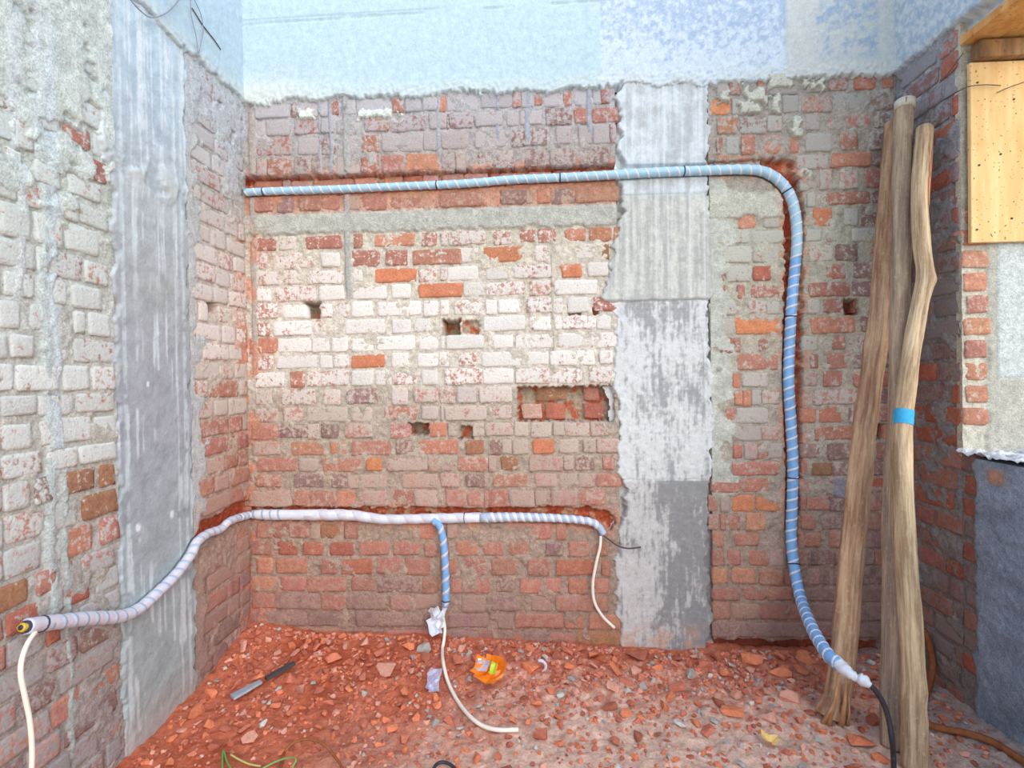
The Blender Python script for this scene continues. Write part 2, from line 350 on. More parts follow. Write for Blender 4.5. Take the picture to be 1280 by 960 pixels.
def back_paint(mk, right):
    def f(U, V):
        n_big = fbm(U, V, 6, octv=4, seed=3); n_f = fbm(U, V, 38, octv=4, seed=5); n_m = fbm(U, V, 16, octv=4, seed=8)
        H = -0.0036 + (n_f-0.5)*0.009 + (n_m-0.5)*0.006
        C = zone_color(V, mk)
        C = C*(0.80+0.40*n_m[..., None])*(0.92+0.16*n_f[..., None])
        # patches where mortar was smeared flush over the brick faces
        sm = sst(0.60, 0.70, n_big)*0.9
        H = H + sm*0.006
        drip = fbm(U, V, 26, 1.6, 3, 21)
        if not right:
            # grey band of render under the upper chase
            zt, zl = zb(263), zb(290); ed = (fbm(U, V, 22, octv=4, seed=31)-0.5)*0.035
            s = (zb(278)-zb(278, 700))*(U-ub(500))/(ub(700)-ub(500))*0
            d = np.minimum(zt-(V+ed*0.6), (V+ed)-zl); m = sst(-0.002, 0.012, d)
            H = np.where(m > 0, np.maximum(H, -0.006+m*(0.012+0.004*n_m)), H); C = lerp3(C, linA((186, 184, 174))*(0.85+0.3*n_m[..., None]), m)
            # cement runs: two vertical grey strips and a plumb line of slurry
            for (x, w, ya, yb, cc, hh) in ((434, .022, 112, 372, (172, 170, 166), .008), (317, .022, 132, 470, (176, 164, 154), .006), (691, .006, 288, 470, (186, 180, 168), .007),
                                           (413, .012, 110, 215, (160, 162, 170), .006), (400, .01, 120, 212, (166, 168, 176), .006), (548, .014, 112, 200, (170, 170, 176), .005),
                                           (660, .02, 108, 190, (168, 172, 182), .006), (622, .012, 110, 185, (164, 166, 176), .005), (736, .016, 105, 180, (170, 172, 180), .006)):
                u = ub(x, (ya+yb)/2); wob = (fbm(V*0+x, V, 5, octv=3, seed=4)-0.5)*0.014
                m = sst(w, w*0.45, np.abs(U-u+wob))*sst(zb(yb)-.05, zb(yb)+.05, V)*sst(zb(ya)+.02, zb(ya), V)*sst(0.30, 0.5, n_m+0.15)
                H = np.maximum(H, -0.01+m*(0.01+hh)); C = lerp3(C, linA(cc)*(0.9+0.2*n_f[..., None]), m*0.9)
            # crumbs of spilt concrete under the beam
            for (x0, x1, y0, y1) in ((372, 395, 136, 150), (446, 492, 137, 149), (498, 506, 140, 148)):
                d = rect_in(U, V, x0, x1, y0, y1)+(fbm(U, V, 40, octv=3, seed=12)-0.5)*0.04; m = sst(0, 0.012, d)
                H = np.maximum(H, -0.012+m*0.028); C = lerp3(C, linA((226, 230, 222)), m)
            # orange brick dust in the corner
            m = sst(0.20, 0.0, U)*sst(0.45, 0.62, fbm(U, V, 7, octv=4, seed=44))*0.55*sst(2.2, 1.9, V)
            C = lerp3(C, ORNG, m)
        else:
            # cement spilt sideways from the column
            d = ub(915, 400)-U + (fbm(U, V, 9, octv=4, seed=51)-0.5)*0.22
            m = sst(-0.02, 0.03, d)*sst(zb(640), zb(590), V)*sst(zb(225), zb(245), V)
            H = np.maximum(H, -0.01+m*0.016); C = lerp3(C, linA((196, 198, 188))*(0.8+0.4*n_m[..., None]), m*0.9)
            d = np.minimum(ub(980, 255)-U, rect_in(U, V, 860, 985, 240, 272))+(fbm(U, V, 18, octv=4, seed=52)-0.5)*0.05
            m = sst(-0.004, 0.012, d); H = np.maximum(H, -0.01+m*0.02); C = lerp3(C, linA((194, 192, 178))*(0.85+0.3*n_m[..., None]), m)
            for (x0, x1, y0, y1) in ((920, 950, 128, 143), (960, 976, 120, 143), (984, 1003, 145, 172), (995, 1012, 212, 224), (895, 912, 115, 128), (1002, 1030, 100, 112), (958, 990, 88, 112), (930, 960, 110, 130)):
                d = rect_in(U, V, x0, x1, y0, y1)+(fbm(U, V, 34, octv=4, seed=12)-0.5)*0.06; m = sst(0, 0.012, d)
                H = np.maximum(H, -0.012+m*0.028); C = lerp3(C, linA((206, 206, 192)), m*0.9)
            d = rect_in(U, V, 1040, 1068, 596, 625)+(fbm(U, V, 20, octv=3, seed=14)-0.5)*0.05; m = sst(0, 0.014, d)
            H = np.maximum(H, -0.012+m*0.022); C = lerp3(C, linA((150, 146, 156)), m)
            d = rect_in(U, V, 888, 1100, 799, 830)+(n_m-0.5)*0.03; m = sst(0, 0.01, d)
            H = np.where(m > 0, H-m*0.035, H); C = lerp3(C, DARKRED, m*0.9)
        # chases cut for the conduit: raw red brick inside
        en = (fbm(U, V, 24, octv=4, seed=61)-0.5)*0.028
        for pts, wid, dep in ((CH_TOP, CH_TOP_W, .045), (CH_VERT, CH_VERT_W, .04), (CH_LOW, CH_LOW_W, .04)):
            d = poly_dist(U, V, pts, wid)+en; m = sst(-0.003, 0.007, d)
            H = H*(1-m)+m*(-dep+(n_f-0.5)*0.03+(n_m-0.5)*0.022)
            rc = lerp3(np.broadcast_to(RED, C.shape)*1.0, np.broadcast_to(linA((196, 150, 120)), C.shape), sst(0.5, 0.66, n_m))
            C = lerp3(C, rc*(0.75+0.5*n_f[..., None]), m)
            halo = sst(-0.05, 0.0, d)*(1-m)*sst(0.35, 0.6, n_m)*0.6          # brick dust left along the cut
            C = lerp3(C, linA((204, 126, 96)), halo)
        for (r, dep) in HOLES:
            d = rect_in(U, V, *r)+(fbm(U, V, 40, octv=3, seed=71)-0.5)*0.022; m = sst(-0.002, 0.006, d)
            H = H*(1-m)+m*(-dep+(n_f-0.5)*0.02); cc = lerp3(np.broadcast_to(linA((176, 160, 140)), C.shape), np.broadcast_to(linA((184, 104, 74)), C.shape), sst(0.45, 0.6, n_m))
            C = lerp3(C, cc, m)
        H = carve(U, V, carve(U, V, H, C, UPC, up_r, 'B'), C, LWC, lw_r, 'B')
        return H, C, None
    return f
ZTOP = 2.735
ZBAND = zb(278)                 # middle of the grey render band: the wall was built up in two lifts
wall_bl = sheet('wall_back', BACK, -0.03, ub(772), -0.05, ZBAND, 0.0055, back_paint(BL_M, False), MAT['mortar'], .20)
tag(wall_bl, 'brick back wall with whitewashed middle below the grey render band', 'wall', kind='structure')
wall_bu = sheet('wall_back_upper', BACK, -0.03, ub(772), ZBAND, ZTOP, 0.0055, back_paint(BL_M, False), MAT['mortar'], .20)
tag(wall_bu, 'greyish upper brick lift of back wall between grey band and beam', 'wall', kind='structure')
wall_br = sheet('wall_back_right', BACK, ub(888), W+0.03, -0.05, ZTOP, 0.0055, back_paint(BR_M, True), MAT['mortar'], .20)
tag(wall_br, 'red brick back wall panel between concrete column and wooden poles', 'wall', kind='structure')

YC1, YC2 = -0.422, -0.822       # column in the left wall
def left_paint(mk, corner):
    def f(U, V):
        n_big = fbm(U, V, 5, octv=4, seed=103); n_f = fbm(U, V, 38, octv=4, seed=105); n_m = fbm(U, V, 14, octv=4, seed=108)
        H = -0.0036 + (n_f-0.5)*0.008 + (n_m-0.5)*0.005
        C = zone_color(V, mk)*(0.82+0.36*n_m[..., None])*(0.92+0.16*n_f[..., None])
        H = H+sst(0.58, 0.70, n_big)*0.006
        dr = fbm(U, V, 20, 0.8, 3, 121)
        if not corner:
            zt = on_left(70, 205)[1]
            d = (V-zt)+(n_big-0.5)*0.9+(n_m-0.5)*0.25; m = sst(-0.03, 0.06, d)*sst(0.13, 0.24, n_m+0.25*(n_f-.5))
            H = np.maximum(H, -0.008+m*(0.016+0.010*(n_m-0.4))); C = lerp3(C, linA((206, 212, 206))*(0.8+0.4*n_m[..., None]), m)
            # pale slurry runs down the bricks
            for (y, w, za, zl, cc) in ((on_left(64, 640)[0], .035, 2.2, 0.55, (194, 204, 203)), (on_left(84, 640)[0], .02, 1.1, 0.1, (176, 186, 184)), (on_left(25, 400)[0], .03, 2.5, 1.5, (214, 220, 220)),
                                       (on_left(70, 480)[0], .03, 2.4, 1.0, (208, 218, 222)), (on_left(48, 250)[0], .022, 3.0, 1.9, (214, 222, 222))):
                wob = (fbm(V*0+y, V, 4, octv=3, seed=14)-0.5)*0.03
                m = sst(w, w*0.25, np.abs(U-y+wob)+(n_m-.5)*.03)*sst(zl-.1, zl+.15, V)*sst(za+.1, za-.1, V)*sst(0.32, 0.5, n_m+0.1)
                H = np.maximum(H, -0.01+m*(0.0135+.003*n_f)); C = lerp3(C, linA(cc)*(.88+.24*n_m[..., None]), m*0.8)
        else:
            d = -0.42+0.07-U+(fbm(U, V, 9, octv=4, seed=151)-0.5)*0.16; m = sst(-0.02, 0.03, d)
            H = np.maximum(H, -0.01+m*0.016); C = lerp3(C, linA((196, 198, 198))*(0.85+0.3*n_m[..., None]), m*0.9*sst(0.5, 0.9, V))
            m = sst(2.25, 2.5, V+(n_big-.5)*.6)*sst(0.3, 0.5, n_m+.1); H = np.maximum(H, -0.01+m*0.015); C = lerp3(C, linA((196, 200, 206)), m*0.8)
            m = sst(-0.16, 0.0, U)*sst(0.42, 0.6, n_big)*0.7*sst(2.2, 1.9, V); C = lerp3(C, ORNG, m)
            pts = [on_left(x, y) for x, y in ((246, 676), (258, 662), (275, 656), (290, 645), (307, 637))]
            d = poly_dist(U, V, pts, [.03, .045, .045, .05, .055])+(n_f-0.5)*0.03; m = sst(-0.003, 0.008, d)
            H = H*(1-m)+m*(-0.045+(n_f-.5)*.03); C = lerp3(C, RED*(0.7+0.5*n_f[..., None]), m)
            a, b = on_left(260, 368), on_left(273, 392)
            d = np.minimum(np.minimum(U-a[0], b[0]-U), np.minimum(V-b[1], a[1]-V))+(n_f-.5)*.02; m = sst(-0.002, 0.006, d)
            H = H*(1-m)-m*0.07; C = lerp3(C, linA((196, 160, 146)), m)
        H = carve(U, V, carve(U, V, H, C, LWC, lw_r, 'L'), C, UPC, up_r, 'L')
        return H, C, None
    return f
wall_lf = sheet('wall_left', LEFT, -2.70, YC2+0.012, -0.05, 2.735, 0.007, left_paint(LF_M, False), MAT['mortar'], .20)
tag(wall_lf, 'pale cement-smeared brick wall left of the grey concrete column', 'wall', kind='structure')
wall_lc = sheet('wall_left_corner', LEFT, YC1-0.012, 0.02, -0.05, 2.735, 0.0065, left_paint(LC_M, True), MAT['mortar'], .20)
tag(wall_lc, 'narrow strip of pinkish brick wall between grey column and room corner', 'wall', kind='structure')

YJ = -0.3664                    # far jamb of the opening in the right wall
SILL = 1.0
def right_paint(U, V):
    n_big = fbm(U, V, 6, octv=4, seed=203); n_f = fbm(U, V, 38, octv=4, seed=205); n_m = fbm(U, V, 14, octv=4, seed=208)
    H = -0.0036+(n_f-0.5)*0.009+(n_m-0.5)*0.006+sst(0.50, 0.66, n_big)*0.009
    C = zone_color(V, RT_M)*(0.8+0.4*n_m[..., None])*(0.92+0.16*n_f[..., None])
    return H, C, None
wall_rt = sheet('wall_right', RIGHT, YJ-0.002, 0.02, -0.05, 2.735, 0.007, right_paint, MAT['mortar'], .23)
tag(wall_rt, 'shaded brick wall return between room corner and window jamb', 'wall', kind='structure')

# jamb end of the right wall (faces the camera): cement with orange brick ends
def jamb_paint(U, V):
    n_f = fbm(U, V, 38, octv=4, seed=305); n_m = fbm(U, V, 14, octv=4, seed=308)
    H = 0.008+(n_f-.5)*.006+(n_m-.5)*.005
    C = np.broadcast_to(linA((200, 194, 178)), U.shape+(3,))*(0.85+0.3*n_m[..., None])
    pl = sst(W+.075, W+.10, U+(n_m-.5)*.03); H = np.maximum(H, pl*0.016-0.002); C = lerp3(C, linA((186, 182, 170))*(0.85+0.3*n_m[..., None]), pl)
    pl = sst(W+.125, W+.13, U)*sst(1.28, 1.3, V); H = np.maximum(H, pl*0.020-0.002); C = lerp3(C, linA((200, 204, 202))*(0.95+0.1*n_f[..., None]), pl)
    return H, C, None
jamb = sheet('wall_right_jamb', lambda U, V, H: (U, YJ-H, V), W-0.001, W+0.236, SILL-0.02, 2.735, 0.006, jamb_paint, MAT['mortar'], .02)
tag(jamb, 'sunlit cement jamb of window opening with orange brick ends below plywood board', 'wall', kind='structure')
def low_paint(U, V):
    n_f = fbm(U, V, 38, octv=4, seed=405); n_m = fbm(U, V, 7, 12, octv=4, seed=408); n_b = fbm(U, V, 3.2, octv=3, seed=409)
    H = 0.012+(n_f-.5)*.006+(n_m-.5)*.008
    ed = sst(YJ-0.055, YJ-0.085, U+(fbm(U, V, 12, octv=4, seed=411)-.5)*.05); H = H*ed-0.004*(1-ed)
    C = np.broadcast_to(linA((160, 172, 190)), U.shape+(3,))*(0.62+0.34*n_m[..., None]+0.55*(n_b[..., None]-.3))
    C = lerp3(np.broadcast_to(linA((150, 140, 136)), C.shape)*(.8+.4*n_m[..., None]), C, ed)
    C = lerp3(C, linA((206, 150, 112)), sst(0.012, 0.0, np.abs(V-0.93)-0.02)*sst(0.05, 0.02, np.abs(U-YJ+0.17))*0.8)
    return H, C, None
low = sheet('wall_right_low', RIGHT, -2.70, YJ+0.004, -0.05, SILL-0.015, 0.009, low_paint, MAT['mortar'], .23)
tag(low, 'low blue-grey rendered parapet wall under the window opening', 'wall', kind='structure')
def sill_paint(U, V):
    n_f = fbm(U, V, 40, octv=4, seed=505); n_m = fbm(U, V, 15, octv=4, seed=508)
    H = SILL-0.02+n_m*0.045+(n_f-.5)*0.014
    C = lerp3(np.broadcast_to(linA((190, 190, 194)), U.shape+(3,)), np.broadcast_to(linA((232, 230, 232)), U.shape+(3,)), sst(.45, .6, n_m))*(0.8+0.35*n_f[..., None])
    return H, C, None
sill = sheet('trim_1', lambda U, V, H: (U, V, H), W-0.02, W+0.235, -2.70, YJ+0.002, 0.010, sill_paint, MAT['mortar'], None)
tag(sill, 'rough crumbled cement window sill on top of the low wall', 'sill', kind='structure')

# ------------------------------------------------------------------ concrete columns and beams
def colb_paint(U, V):
    n_f = fbm(U, V, 40, octv=4, seed=605); n_m = fbm(U, V, 13, octv=5, seed=608); n_b = fbm(U, V, 4.5, octv=4, seed=609); dr = fbm(U, V, 42, 1.4, 4, 611)
    blot = .42*fbm(U+V*0.1, V, 9, 4.5, octv=5, seed=613, rough=0.7)+.33*fbm(U, V, 60, 7, octv=4, seed=614, rough=.65)+.25*fbm(U, V, 34, octv=4, seed=615, rough=.7)
    # ragged outline of the pour, measured down the column
    ys = [95, 150, 215, 250, 300, 345, 372, 385, 420, 470, 520, 590, 605, 640, 700, 740, 770, 812]
    xl = [771, 771, 775, 775, 768, 756, 750, 764, 768, 764, 772, 770, 782, 778, 766, 770, 768, 778]
    xr = [887, 887, 887, 888, 892, 896, 894, 886, 888, 893, 896, 892, 888, 886, 886, 887, 892, 884]
    zs = [zb(y, 830) for y in ys][::-1]
    L = np.interp(V, zs, [ub(x, y) for x, y in zip(xl, ys)][::-1]); R = np.interp(V, zs, [ub(x, y) for x, y in zip(xr, ys)][::-1])
    e1 = (fbm(U*0+1, V, 13, octv=4, seed=621)-.5)*.07; e2 = (fbm(U*0+2, V, 13, octv=4, seed=622)-.5)*.05
    d = np.minimum(U-L+e1, R-U+e2)+(n_f-.5)*.012
    m = sst(-0.002, 0.014, d)
    H = -0.03+m*(0.036+(n_m-.5)*.005+(n_f-.5)*.003)
    J1, J2, J0 = zb(376, 830), zb(601, 830), zb(244, 830)
    for J in (J1, J2, J0):                      # day joints between the pours
        H = H-0.006*sst(0.008, 0.0, np.abs(V-J+(n_m-.5)*.02))*m
    H = H+0.006*m*(V > J1)*(V < J0)+0.004*m*(V < J2)
    grey = linA((172, 172, 172)); lite = linA((216, 218, 216)); dark = linA((150, 150, 152)); top = linA((204, 210, 214))
    C = np.broadcast_to(grey, U.shape+(3,))*(0.82+0.36*n_m[..., None])
    t0 = sst(J0-.02, J0+.02, V); C = lerp3(C, lerp3(np.broadcast_to(linA((186, 188, 190)), C.shape), np.broadcast_to(linA((216, 222, 226)), C.shape), sst(.36, .66, .45*dr+.3*n_m+.25*n_b)), t0)
    t1 = sst(J1, J1+.02, V)*(1-t0); C = lerp3(C, lerp3(np.broadcast_to(linA((178, 178, 174)), C.shape), np.broadcast_to(linA((208, 208, 201)), C.shape), sst(.38, .62, 0.3*dr+0.7*blot)), t1)
    t2 = (V <= J1)*(V > J2)*1.0
    k2 = sst(.40, .60, blot+0.10*(J1-V)/(J1-J2)-0.02+0.18*sst(ub(800), ub(765), U)); C = lerp3(C, lerp3(np.broadcast_to(linA((162, 162, 164)), C.shape), np.broadcast_to(linA((212, 214, 214)), C.shape), k2), t2)
    t3 = (V <= J2)*1.0
    k3 = sst(.38, .58, blot+0.22*sst(ub(850), ub(790), U)-0.14); C = lerp3(C, lerp3(np.broadcast_to(linA((148, 147, 148)), C.shape), np.broadcast_to(linA((200, 197, 195)), C.shape), k3), t3)
    for x, w in ((835, .004), (862, .005), (880, .004), (820, .003)):       # thin slurry runs
        mm = sst(w*1.6, w*.5, np.abs(U-ub(x, 330)))*sst(zb(520), zb(470), V)*t1.clip(0, 1)+sst(w*1.6, w*.5, np.abs(U-ub(x, 330)))*t2*sst(zb(500), zb(440), V)
        C = lerp3(C, lite, np.clip(mm, 0, 1)*0.7)
    C = C*(0.93+0.14*n_f[..., None])
    C = lerp3(C, linA((206, 160, 138)), sst(0.16, 0.02, V)*sst(.4, .65, n_m)*0.7)
    # shallow groove for the conduit
    dg = poly_dist(U, V, CH_TOP, [w*0.55 for w in CH_TOP_W]); mg = sst(-.004, .006, dg); H = carve(U, V, H-mg*0.02*m, C, UPC, up_r, 'B')
    return H, C, d > -0.03
colb = sheet('concrete_column', BACK, ub(735), ub(925), -0.05, 2.76, 0.005, colb_paint, MAT['concrete'], None)
tag(colb, 'mottled grey and white concrete column in the back brick wall', 'column', kind='structure')

def coll_paint(U, V):
    n_f = fbm(U, V, 40, octv=4, seed=705); n_m = fbm(U, V, 12, octv=5, seed=708); dr = fbm(U, V, 46, 0.9, 4, 711); n_b = fbm(U, V, 4, octv=4, seed=709)
    e1 = (fbm(U*0+1, V, 11, octv=4, seed=721)-.5)*.05; e2 = (fbm(U*0+2, V, 11, octv=4, seed=722)-.5)*.07
    zj = on_left(190, 225)[1]
    Lb = YC2-0.0-0.05*sst(zj-.1, zj+.05, V)*sst(zj+0.9, zj, V)
    d = np.minimum(U-Lb+e1, YC1-U+e2)+(n_f-.5)*.01; m = sst(-.002, .014, d)
    H = -0.03+m*(0.036+(n_m-.5)*.005+(n_f-.5)*.002)
    bump_ = sst(.10, .02, np.abs(V-zj+(U+.6)*.1))*sst(.4, .65, n_m)                # lumpy day joint
    H = H+bump_*0.008*m
    low_ = linA((166, 174, 178)); mid = linA((172, 176, 182)); up = linA((186, 198, 208)); lite = linA((222, 230, 234))
    C = zone_color(V, [(0, (162, 172, 172)), (0.8, (164, 172, 176)), (1.2, (166, 168, 176)), (1.7, (174, 176, 178)), (2.0, (184, 190, 194)), (2.5, (186, 202, 214)), (2.8, (196, 214, 226))])
    C = C*(0.84+0.32*n_m[..., None])
    C = lerp3(C, lite, sst(.50, .66, .7*dr+.3*n_m)*sst(1.2, 2.4, V)*0.8)
    C = lerp3(C, lite, sst(.56, .68, dr)*sst(.5, .62, n_b)*0.6)
    C = lerp3(C, linA((196, 198, 194)), bump_*0.6)
    for px, w in ((157, .008), (222, .004), (232, .008)):
        y = on_left(px, 600)[0]; mm = sst(w*1.6, w*.6, np.abs(U-y+(fbm(V*0, V, 3, octv=2, seed=33)-.5)*.012)); C = lerp3(C, linA((202, 214, 218)), mm*0.75*sst(.3, .5, n_m+.08))
    for (px, py, s) in ((213, 642, .02), (170, 660, .02), (183, 480, .012)):
        a = on_left(px, py); C = lerp3(C, linA((230, 238, 242)), sst(s, s*.4, np.hypot((U-a[0])*1.3, V-a[1])+(n_f-.5)*.012))
    C = C*(0.95+0.1*n_f[..., None])
    C = lerp3(C, linA((180, 156, 146)), sst(.22, .0, V)*0.5)
    H = carve(U, V, H, C, LWC, lw_r, 'L')
    return H, C, d > -0.03
coll = sheet('concrete_column', LEFT, YC2-0.12, YC1+0.08, -0.05, 2.76, 0.006, coll_paint, MAT['concrete'], None)
tag(coll, 'smooth blue-grey concrete column with white drips in left wall', 'column', kind='structure')

ZSOF = on_back(1240, 57, YJ-.02)[1]+.004
def beam_paint(kind):
    def f(U, V):
        n_f = fbm(U, V, 45, octv=4, seed=805); n_m = fbm(U, V, 26, octv=5, seed=808, rough=.75); n_b = fbm(U, V, 5, octv=4, seed=809)
        ed = (fbm(U, V, 34, octv=4, seed=821, rough=.7)-.5)*.05+(fbm(U, U*0, 5, octv=3, seed=822)-.5)*.05
        low_z = 2.70 if kind != 'right' else np.interp(U, [-.42, -.06], [ZSOF+.092, 2.70])
        d = V-low_z+ed*(1 if kind != 'right' else .5)
        m = sst(-.002, .014, d); H = -0.03+m*(0.046+(n_f-.5)*.003)
        lump = sst(.09, .02, np.abs(d-.02))*(fbm(U, V, 60, octv=3, seed=823)-.35); H = H+lump*0.010*m       # crumbly lower edge
        if kind == 'back':
            C = np.broadcast_to(linA((190, 210, 219)), U.shape+(3,))*(0.88+0.2*n_m[..., None])
            C = lerp3(C, linA((222, 222, 212)), sst(2.92, 2.72, V)*sst(.6, .1, U)*0.8)
            C = lerp3(C, linA((176, 196, 208)), sst(.5, .65, n_m)*sst(.08, .0, np.abs(U-.22)-.12)*sst(.1, .03, np.abs(V-2.88))*.6)
            ua, uc = ub(750, 60), ub(980, 50)
            pb = sst(ua-.004, ua+.004, U)*sst(uc+.004, uc-.004, U)
            mot = lerp3(np.broadcast_to(linA((168, 186, 210)), C.shape), np.broadcast_to(linA((206, 217, 228)), C.shape), sst(.32, .66, n_m+0.25*sst(3.05, 2.75, V)-.08+.08*sst(ub(860), ub(780), U)))
            C = lerp3(C, mot, pb)
            pc = sst(uc-.002, uc+.006, U)
            mt2 = lerp3(np.broadcast_to(linA((202, 206, 204)), C.shape), np.broadcast_to(linA((160, 178, 200)), C.shape), sst(.40, .64, n_m*.6+n_b*.4)*sst(.14, .10, np.abs(U-ub(1055, 40))-.02)*sst(2.76, 2.84, V))
            C = lerp3(C, mt2, pc)
            H = H-0.004*pb*m+0.004*pc*m
            H = H-0.008*sst(.006, .001, np.abs(V-zb(20, 500)-(U-1)*.015))*m*(U < ua)*sst(.4, .5, n_b)
            C = lerp3(C, linA((150, 168, 176)), sst(.008, .002, np.abs(V-zb(22, 400)-(U-.4)*.01))*.5*(U < 1.0))
        elif kind == 'left':
            C = np.broadcast_to(linA((186, 206, 217)), U.shape+(3,))*(0.84+0.28*n_m[..., None])
        else:
            C = lerp3(np.broadcast_to(linA((172, 190, 206)), U.shape+(3,)), np.broadcast_to(linA((208, 216, 222)), U.shape+(3,)), sst(.36, .64, n_m))
        wl = sst(.11, .02, d); C = lerp3(C, linA((210, 216, 214)), wl*.6*sst(.3, .55, n_m+.1)) if kind != 'right' else C
        return H, C*(0.95+.1*n_f[..., None]), (d > -0.03) if kind == 'right' else None
    return f
bm_b = sheet('concrete_beam', BACK, -0.02, W+0.02, 2.62, 3.35, 0.0065, beam_paint('back'), MAT['concrete'], .2)
tag(bm_b, 'long pale blue concrete ring beam on top of the back wall', 'beam', kind='structure')
bm_l = sheet('concrete_beam', LEFT, -2.70, 0.02, 2.62, 3.35, 0.010, beam_paint('left'), MAT['concrete'], .2)
tag(bm_l, 'pale concrete ring beam over left wall with crumbly edge and tie wires', 'beam', kind='structure')
bm_r = sheet('concrete_beam', RIGHT, -2.70, 0.02, 2.50, 3.35, 0.010, beam_paint('right'), MAT['concrete'], None)
tag(bm_r, 'blue-grey concrete beam above plywood soffit and window opening', 'beam', kind='structure')

# ------------------------------------------------------------------ bricks, one object each
def brick_mesh(n, nx, lx):
    """unit brick: x -.5..5 (along the wall), y 0 (face) .. 1 (back), z -.5...5; slightly worn edges"""
    r = random.Random(900+n); nz = 3
    ex, ez = 0.006/lx, 0.007/0.07
    xs = [-.5, -.5+ex*2.2]+[-.5+(i+1)/(nx-1) for i in range(nx-2)]+[.5-ex*2.2, .5]
    zs = [-.5, -.5+ez*1.5, .5-ez*1.5, .5]
    V = []; top = []
    for j, z in enumerate(zs):
        for i, x in enumerate(xs):
            edge = i in (0, len(xs)-1) or j in (0, 3); corner = i in (0, len(xs)-1) and j in (0, 3)
            jx = r.uniform(-.7, .7)*ex; jz = r.uniform(-.5, .5)*ez
            if corner: jx += -math.copysign(ex*r.uniform(.0, .8), x); jz += -math.copysign(ez*r.uniform(.0, .45), z)
            y = (r.uniform(.012, .055) if edge else r.uniform(-.025, .03))
            V.append((x+jx, y, z+jz))
    m = len(xs); F = []
    for j in range(3):
        for i in range(m-1): F.append((j*m+i, j*m+i+1, (j+1)*m+i+1, (j+1)*m+i))
    ring = list(range(m))+[(j+1)*m-1 for j in range(1, 4)]+[3*m+i for i in range(m-2, -1, -1)]+[j*m for j in range(2, 0, -1)]
    n0 = len(V)
    for k in ring: V.append((V[k][0], 1.0, V[k][2]))
    L = len(ring)
    for a in range(L): F.append((ring[a], n0+a, n0+(a+1) % L, ring[(a+1) % L]))
    return mesh_from('brick', V, F, True)
STR = [brick_mesh(i, 4, .21) for i in range(7)]; HED = [brick_mesh(20+i, 2, .10) for i in range(7)]
for me in STR+HED: me.materials.append(MAT['brick'])
CODE = {'O': ((210, 138, 102), .07), 'o': ((197, 138, 114), .26), 'r': ((186, 130, 114), .35), 'R': ((180, 112, 94), .20), 'b': ((164, 120, 94), .22),
        'p': ((200, 148, 134), .64), 'w': ((206, 160, 148), .84), 'g': ((176, 146, 138), .80), 'm': ((158, 126, 120), .42), 'y': ((200, 176, 150), .80)}
DEP = 0.05
def put_brick(parent, c, axis, length, height, code, coat, proud=0.0, recess=0.0):
    """c = centre on the wall face (world); axis 'B' back, 'L' left, 'R' right, 'J' jamb"""
    me = rnd.choice(STR if length > .145 else HED)
    o = bpy.data.objects.new('brick', me); col.objects.link(o); o.parent = parent
    rz = {'B': 0.0, 'L': math.pi/2, 'R': -math.pi/2, 'J': 0.0}[axis]
    fwd = {'B': Vector((0, -1, 0)), 'L': Vector((1, 0, 0)), 'R': Vector((-1, 0, 0)), 'J': Vector((0, -1, 0))}[axis]
    out = 0.0022+rnd.uniform(-.0035, .0035)+proud-recess
    if axis in 'BL':             # bricks under the conduit were chiselled back to clear it
        for path, rad in ((UPC, up_r), (LWC, lw_r)):
            for i in range(0, len(path), 2):
                q = path[i]; h_, along = (-q.y, q.x-c[0]) if axis == 'B' else (q.x, q.y-c[1])
                if h_ > .08: continue
                R = float(rad(i/(len(path)-1)))*1.06+.004
                if abs(along) < length/2+R and abs(q.z-c[2]) < height/2+R: out = min(out, h_-R-.004)
    o.location = Vector(c)+fwd*out
    o.rotation_euler = (rnd.uniform(-.055, .012), rnd.uniform(-.012, .012), rz+rnd.uniform(-.014, .014))
    o.scale = (length, DEP, height)
    base, amt = CODE[code]
    k = rnd.uniform(.88, 1.10); b = [min(1, v*k*(1+rnd.uniform(-.05, .05))) for v in lin(base)]
    if axis == 'B' and c[2] > 2.33: amt += .12
    if recess > .01: amt *= .4
    o.color = (b[0], b[1], b[2], min(1, max(0, amt+rnd.uniform(-.10, .10))))
    o['coat'] = [float(v) for v in coat]
    return o
def coat_at(z, keys):
    return zone_color(np.array([z]), keys)[0]*rnd.uniform(.92, 1.08)
def parse(s):
    out = []
    for tk in s.split():
        a, b = tk.split('-'); rec = b.endswith('*'); b = b.rstrip('*'); c = b[-1]; out.append((float(a), float(b[:-1]), c, rec))
    return out
def row_bricks(parent, zbot, ztop, items, keys, y_mid, x_of):
    h = ztop-zbot
    for a, b, c, rec in items:
        xa, xb = x_of(a), x_of(b)
        u0, u1 = ub(xa, y_mid), ub(xb, y_mid)
        g = .004
        put_brick(parent, ((u0+u1)/2, 0, (zbot+ztop)/2+.002+rnd.uniform(-.003, .003)), 'B', (u1-u0)+g, h-.015+rnd.uniform(-.005, .004), c, coat_at((zbot+ztop)/2, keys), recess=(.055 if (zb(530) < zbot < zb(478) and xa > 640) else .03) if rec else 0)

S = 16/3.0
XL = lambda z: 310+z/S
XR = lambda z: 540+z/S
